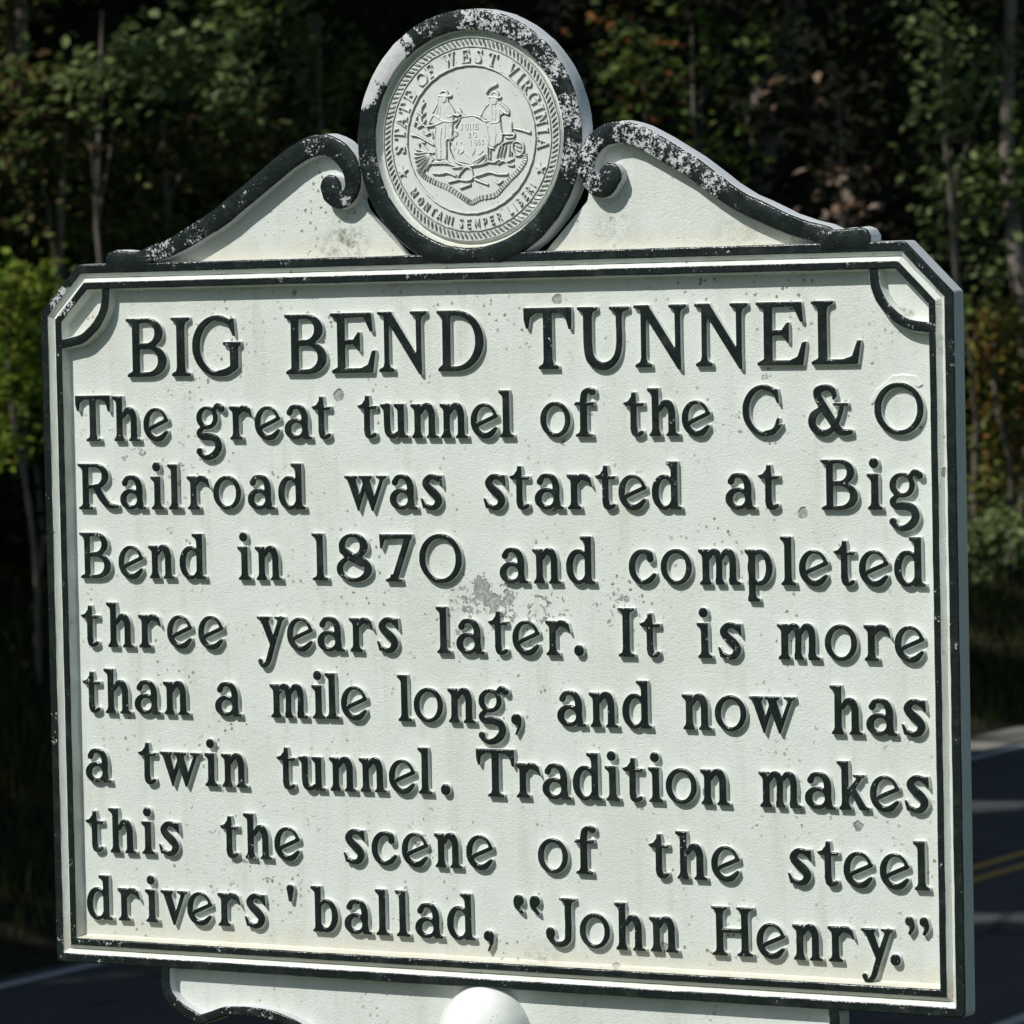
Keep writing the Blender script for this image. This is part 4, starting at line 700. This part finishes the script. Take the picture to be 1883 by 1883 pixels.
def plant(name,label,cat,trunk_px,deep,spots,pal,leaf=.10,bark=None,tr=.05,group=None,limbs=True):
    """trunk_px: (px, py) where the trunk is seen; spots: (px,py,rx,ry,dd,n) leaf masses seen at that pixel, dd metres deeper"""
    bark=bark or BARK; d=reach(trunk_px[0],-18.3-deep); leaf=leaf*1.22
    top=at(trunk_px[0],trunk_px[1],d);root=Vector((top.x+.10,top.y+.1,gz(top.x,top.y)-.1))
    e=empty(name,root);tag(e,label,cat,group)
    topz=max([top.z]+[at(s[0],s[1],reach(s[0],-18.3-deep)+s[4]).z for s in spots])
    top=Vector((top.x,top.y,max(topz,top.z)))
    tp=trunkpts(root,top);tube('trunk',tp,[tr*(1-.65*i/6) for i in range(7)],bark,e)
    Cs=[]
    for (px,py,rx,ry,dd,n) in spots:
        D=reach(px,-18.3-deep)+dd;c=at(px,py,D);k=D/FPX
        if limbs and len(Cs)%2==0:
            a=tp[min(5,max(1,int(6*(c.z-root.z)/(max(.5,top.z-root.z)))-1))]
            mid=a.lerp(c,.5)+Vector((0,0,.15));tube('branch',[a,mid,c],[tr*.28,tr*.18,tr*.07],bark,e,5)
        m=clump((0,0,0),(1,1,1),int(n*(1.25 if px<900 else .55 if py>450 else .9)),7,0.0);sc=np.array([rx*k,ry*k,max(.6,rx*k*1.5)])
        loc=m*sc+rng.normal(size=m.shape)*leaf*1.1
        U=np.array(VIEW_U);Vv=np.array(VIEW_V);Wv=np.array(VIEW_W)
        Cs.append(np.array(c)+loc[:,:1]*U+loc[:,1:2]*Vv+loc[:,2:3]*Wv)
    C=np.concatenate(Cs);C[:,2]=np.maximum(C[:,2],-2.1)
    leaves('crown',C,rng.uniform(.6,1.25,len(C))*leaf,pal,e)
    return e
# plants along the wood's edge, left to right
plant('beech_tree','pale barked tree trunk showing at the top left corner','tree',(42,40),1.2,[(10,10,60,50,0,160),(75,-60,80,40,0,200),(40,150,50,60,-.8,190),(60,230,50,40,-.8,120)],MIX,.10,PALEBARK,.14)
plant('young_tree','slender pale sapling with broken lower trunk, left of the marker','tree',(124,380),.6,[(70,300,60,70,.3,260),(150,230,50,60,.4,200),(120,470,70,60,.3,260)],MIX,.085,PALEBARK,.06)
plant('broadleaf_shrub','broad pale green leaves in a bright spray, upper left','shrub',(190,100),0,[(245,120,75,38,0,150),(330,110,90,36,0,210),(190,150,70,22,0,80),(430,160,60,40,.2,130),(160,150,35,20,0,40),(440,45,40,30,.3,70)],PALE,.115,BARK,.035)
plant('tangled_shrub','mixed green and brown leafy tangle behind the left scroll','shrub',(300,330),.7,[(330,290,150,80,.4,760),(200,360,120,80,.3,520),(420,230,90,50,.4,330),(250,440,140,40,.3,380),(470,330,60,70,.6,240)],MIX,.075,BARK,.05)
plant('vine_shrub','medium green leaves hanging beside the ring on the left','shrub',(590,160),.8,[(590,180,70,45,.3,260),(520,60,80,45,.5,200),(640,110,40,50,.3,120),(560,260,60,40,.3,130),(420,20,90,30,.4,170)],GREENS,.085,BARK,.04)
plant('yellow_green_bush','bright yellow green bush beside the left edge of the plate','bush',(20,620),0,[(30,540,55,30,0,230),(35,600,45,30,0,150),(40,700,50,32,0,240),(20,790,50,40,.2,160),(60,650,30,30,0,80)],YEL,.085,BARK,.03)
plant('brown_bush','dim brownish bush low at the left edge of the picture','bush',(20,520),1,[(20,420,60,60,.3,240),(60,480,60,30,.3,140),(20,860,60,40,.3,160)],MIX,.085,BARK,.03)
plant('slim_tree','thin leafy tree just right of the ring, heart shaped leaves','tree',(1275,200),.2,[(1290,150,50,70,0,60),(1260,60,60,50,.3,60),(1280,290,50,70,.2,90),(1150,160,60,70,.5,120),(1400,60,70,60,.5,45),(1350,310,40,50,.2,40)],GREENS,.13,BARK,.035)
plant('orange_tipped_shrub','dim shrub with a few orange leaves right of the ring','shrub',(1180,140),.5,[(1185,130,50,60,.2,110),(1120,60,50,50,.3,80),(1200,190,35,25,0,26)],[(.06,.08,.02),(.22,.09,.03),(.05,.07,.02),(.07,.09,.03)],.11,BARK,.03)
plant('dead_leaf_cluster_tree','dark tree holding a clump of pale brown dead leaves, right','tree',(1540,250),.6,[(1540,325,22,26,0,70),(1555,300,14,14,0,30),(1560,380,50,40,.4,60),(1470,170,60,70,.6,50)],[(.28,.19,.13),(.22,.14,.09),(.12,.08,.05),(.33,.26,.2)],.13,BARK,.05)
plant('olive_tree','small olive leaved tree near the upper right','tree',(1730,140),.2,[(1720,60,55,50,0,130),(1750,140,55,60,0,150),(1730,210,50,60,.2,130),(1690,30,40,30,0,60),(1840,120,40,90,.5,80)],PALE,.12,BARK,.05)
plant('green_shrub','green shrub above the upper right chamfer of the plate','shrub',(1760,420),.4,[(1760,420,50,50,0,160),(1720,330,45,40,.3,70),(1830,500,40,40,.2,120),(1790,350,40,40,.4,60)],PALE,.12,BARK,.04)
plant('maple_tree','grey trunked tree at the right edge above the autumn bushes','tree',(1868,540),.3,[(1860,330,60,90,.0,420),(1880,200,50,60,.4,180),(1880,-60,50,60,.4,60),(1820,590,50,35,.0,160)],GREENS,.12,PALEBARK,.15)
plant('autumn_bush','dense rust and olive autumn bush right of the plate','bush',(1830,700),0,[(1830,620,75,55,0,480),(1850,700,70,60,0,560),(1840,740,50,60,1,300),(1850,810,70,60,0,520),(1840,900,60,45,0,300),(1860,640,50,60,1,240)],AUT,.12,BARK,.05)
plant('grassy_bush','pale green weeds at the foot of the autumn bush','bush',(1840,960),-.6,[(1830,975,75,35,0,420),(1860,1010,60,30,0,260),(1800,1040,40,40,0,140)],PALE,.10,BARK,.03,limbs=False)
LIT=[(at(px,py,reach(px,-18.6)),r*1.45) for px,py,d,r in ((250,120,29.5,.42),(360,120,29.5,.42),(430,170,29.7,.3),(190,150,29.5,.3),(330,300,31.3,.5),(200,350,31.2,.4),(250,430,31.2,.35),(420,240,31.3,.4),(590,180,32.2,.35),(530,60,32.4,.3),(600,250,32.4,.25),(30,560,29,.35),(35,690,29,.35),(42,60,31,.3),(124,340,30.5,.25),(60,440,31,.25),(20,400,31,.3),
     (1290,160,40,.25),(1275,290,40,.3),(1180,150,39,.22),(1540,325,43,.25),(1740,110,44,.45),(1730,210,44,.35),(1760,420,44,.4),(1830,500,44,.4),(1830,620,45,.75),(1850,720,45,.75),(1860,820,45,.6),(1800,880,45,.45),(1830,975,43.5,.45),(1870,520,44.5,.3),(1840,1415,50,.6),(150,230,30,.35),(150,450,30,.35),(300,420,30,.35),(470,330,30,.35),(330,210,30,.35),(1840,300,44,.4),(1150,250,40,.25))]
LIT+=[(at(1830,965,reach(1830,-17.7)),.7),(at(1860,1010,reach(1860,-17.7)),.6),(at(1800,990,reach(1800,-17.7)),.5),(at(1850,1420,reach(1850,-15)),.9),(at(1800,1420,reach(1800,-15)),.7),(at(1850,1520,reach(1850,-12.6)),.35),(at(1800,1680,reach(1800,-10)),.3)]
LP=np.array([tuple(p) for p,_ in LIT]);LR=np.array([r for _,r in LIT]);SV=np.array(SUN)
def cull(C,soft=.35,t0=1.2):  # opens gaps in the leaves, shaped so the sun reaches chosen spots
    keep=np.ones(len(C),bool)
    for p,r in zip(LP,LR):
        d=C-p;t=d@SV;q=np.linalg.norm(d-t[:,None]*SV,axis=1)
        keep&=~((t>t0)&(q<r+soft*rng.uniform(0,1,len(C))))
    return keep
# ---- the wood behind, one shaded mass of leaves
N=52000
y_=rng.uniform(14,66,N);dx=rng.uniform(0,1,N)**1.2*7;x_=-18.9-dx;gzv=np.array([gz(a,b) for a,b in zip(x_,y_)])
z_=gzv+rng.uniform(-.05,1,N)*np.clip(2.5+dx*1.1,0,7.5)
WC=np.stack([x_,y_,z_],1);WC=WC[cull(WC,.15,.1)]
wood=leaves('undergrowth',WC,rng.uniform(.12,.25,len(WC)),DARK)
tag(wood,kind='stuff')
N=44000
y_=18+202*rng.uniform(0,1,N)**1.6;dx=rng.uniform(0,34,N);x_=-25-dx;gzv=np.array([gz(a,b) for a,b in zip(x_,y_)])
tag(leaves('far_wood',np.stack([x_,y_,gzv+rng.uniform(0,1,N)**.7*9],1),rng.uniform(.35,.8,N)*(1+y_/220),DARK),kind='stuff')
# ---- tall trees over the bank and the road; their crowns keep the wood in shade
TT=[(-24.5, 7, 17, 5.2), (-26.5, 15, 20, 5.6), (-24.0, 22, 16, 5.2), (-27.5, 30, 19, 5.8), (-24.5, 38, 18, 5.4), (-28, 14, 21, 6), (-30, 26, 22, 6), (-24.5, 50, 18, 5.6), (-23.0, 0, 17, 5.2), (-24.5, 30, 17, 5.2), (-23.5, 14, 16, 5), (-25.5, 45, 17, 5.4)]
for i,(x,y,h,r) in enumerate(TT):
    g=gz(x,y);root=Vector((x,y,g-.2));e=empty('tall_tree',root)
    tag(e,'tall broadleaf tree standing in the wood beyond the road, its crown above the picture','tree','tall trees of the wood beyond the road')
    top=Vector((x+(2.6 if x>-28 else .8),y+.4,g+h*.85));tp=trunkpts(root,top,.35,8);tube('trunk',tp,[.24*(1-.7*k/7) for k in range(8)],BARK,e,10)
    Cs=[]
    for k in range(16):
        a=rng.uniform(0,2*math.pi);rr=r*rng.uniform(.2,1)**.6;zz=g+h*rng.uniform(.50,1.0)
        c=Vector((x+(4.2 if x>-28 else 1.2)+rr*math.cos(a),y+rr*math.sin(a),zz))
        if k<9: b0=tp[rng.integers(3,7)];tube('branch',[b0,b0.lerp(c,.5)+Vector((0,0,.4)),c],[.08,.05,.02],BARK,e,5)
        Cs.append(clump(c,(2.1,2.1,1.0),360,8,.35))
    C=np.concatenate(Cs);C=C[C[:,2]>6.8];C=C[cull(C)]
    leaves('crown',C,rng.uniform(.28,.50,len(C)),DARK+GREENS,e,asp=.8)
# ---- roadside grass and weeds
def blades(name,X,Y,Z,h,pal):
    n=len(X);a=rng.uniform(0,2*math.pi,n);lean=rng.normal(size=(n,2))*.35*h[:,None];w_=rng.uniform(.004,.009,n)*(1+h*3)
    b1=np.stack([X-np.cos(a)*w_,Y-np.sin(a)*w_,Z-.06],1);b2=np.stack([X+np.cos(a)*w_,Y+np.sin(a)*w_,Z-.06],1)
    m1=np.stack([X+lean[:,0]*.4-np.cos(a)*w_*.7,Y+lean[:,1]*.4-np.sin(a)*w_*.7,Z+h*.6],1);m2=m1+np.stack([np.cos(a)*w_*1.4,np.sin(a)*w_*1.4,a*0],1)
    t_=np.stack([X+lean[:,0],Y+lean[:,1],Z+h],1)
    V=np.stack([b1,b2,m2,t_,m1],1).reshape(-1,3);me=bpy.data.meshes.new(name);me.vertices.add(n*5);me.vertices.foreach_set('co',V.ravel())
    i0=np.arange(n)[:,None]*5;me.loops.add(n*5);me.loops.foreach_set('vertex_index',(i0+np.arange(5)).ravel())
    me.polygons.add(n);me.polygons.foreach_set('loop_start',np.arange(n)*5);me.polygons.foreach_set('loop_total',np.full(n,5))
    pal=np.array(pal);c=pal[rng.integers(0,len(pal),n)]*rng.uniform(.7,1.3,(n,1));cc=np.concatenate([np.repeat(c,5,0),np.ones((n*5,1))],1)
    at_=me.attributes.new('leafcol','FLOAT_COLOR','POINT');at_.data.foreach_set('color',cc.ravel());me.materials.append(LEAF);me.update(calc_edges=True)
    o=bpy.data.objects.new(name,me);COL.objects.link(o);return tag(o,kind='stuff')
y2=rng.uniform(16,75,40000);x2=rng.uniform(-19.6,-15.3,40000);z2=np.array([gz(a,b) for a,b in zip(x2,y2)])
blades('grass',x2,y2,z2,rng.uniform(.08,.34,40000),[(.045,.07,.014),(.03,.05,.012),(.07,.08,.02),(.08,.07,.03)])
y3=rng.uniform(-6,20,90000);x3=rng.uniform(-7,8,90000);z3=np.array([gz(a,b) for a,b in zip(x3,y3)])
blades('grass',x3,y3,z3,rng.uniform(.04,.12,90000),[(.06,.09,.02),(.08,.11,.03),(.10,.10,.04)])
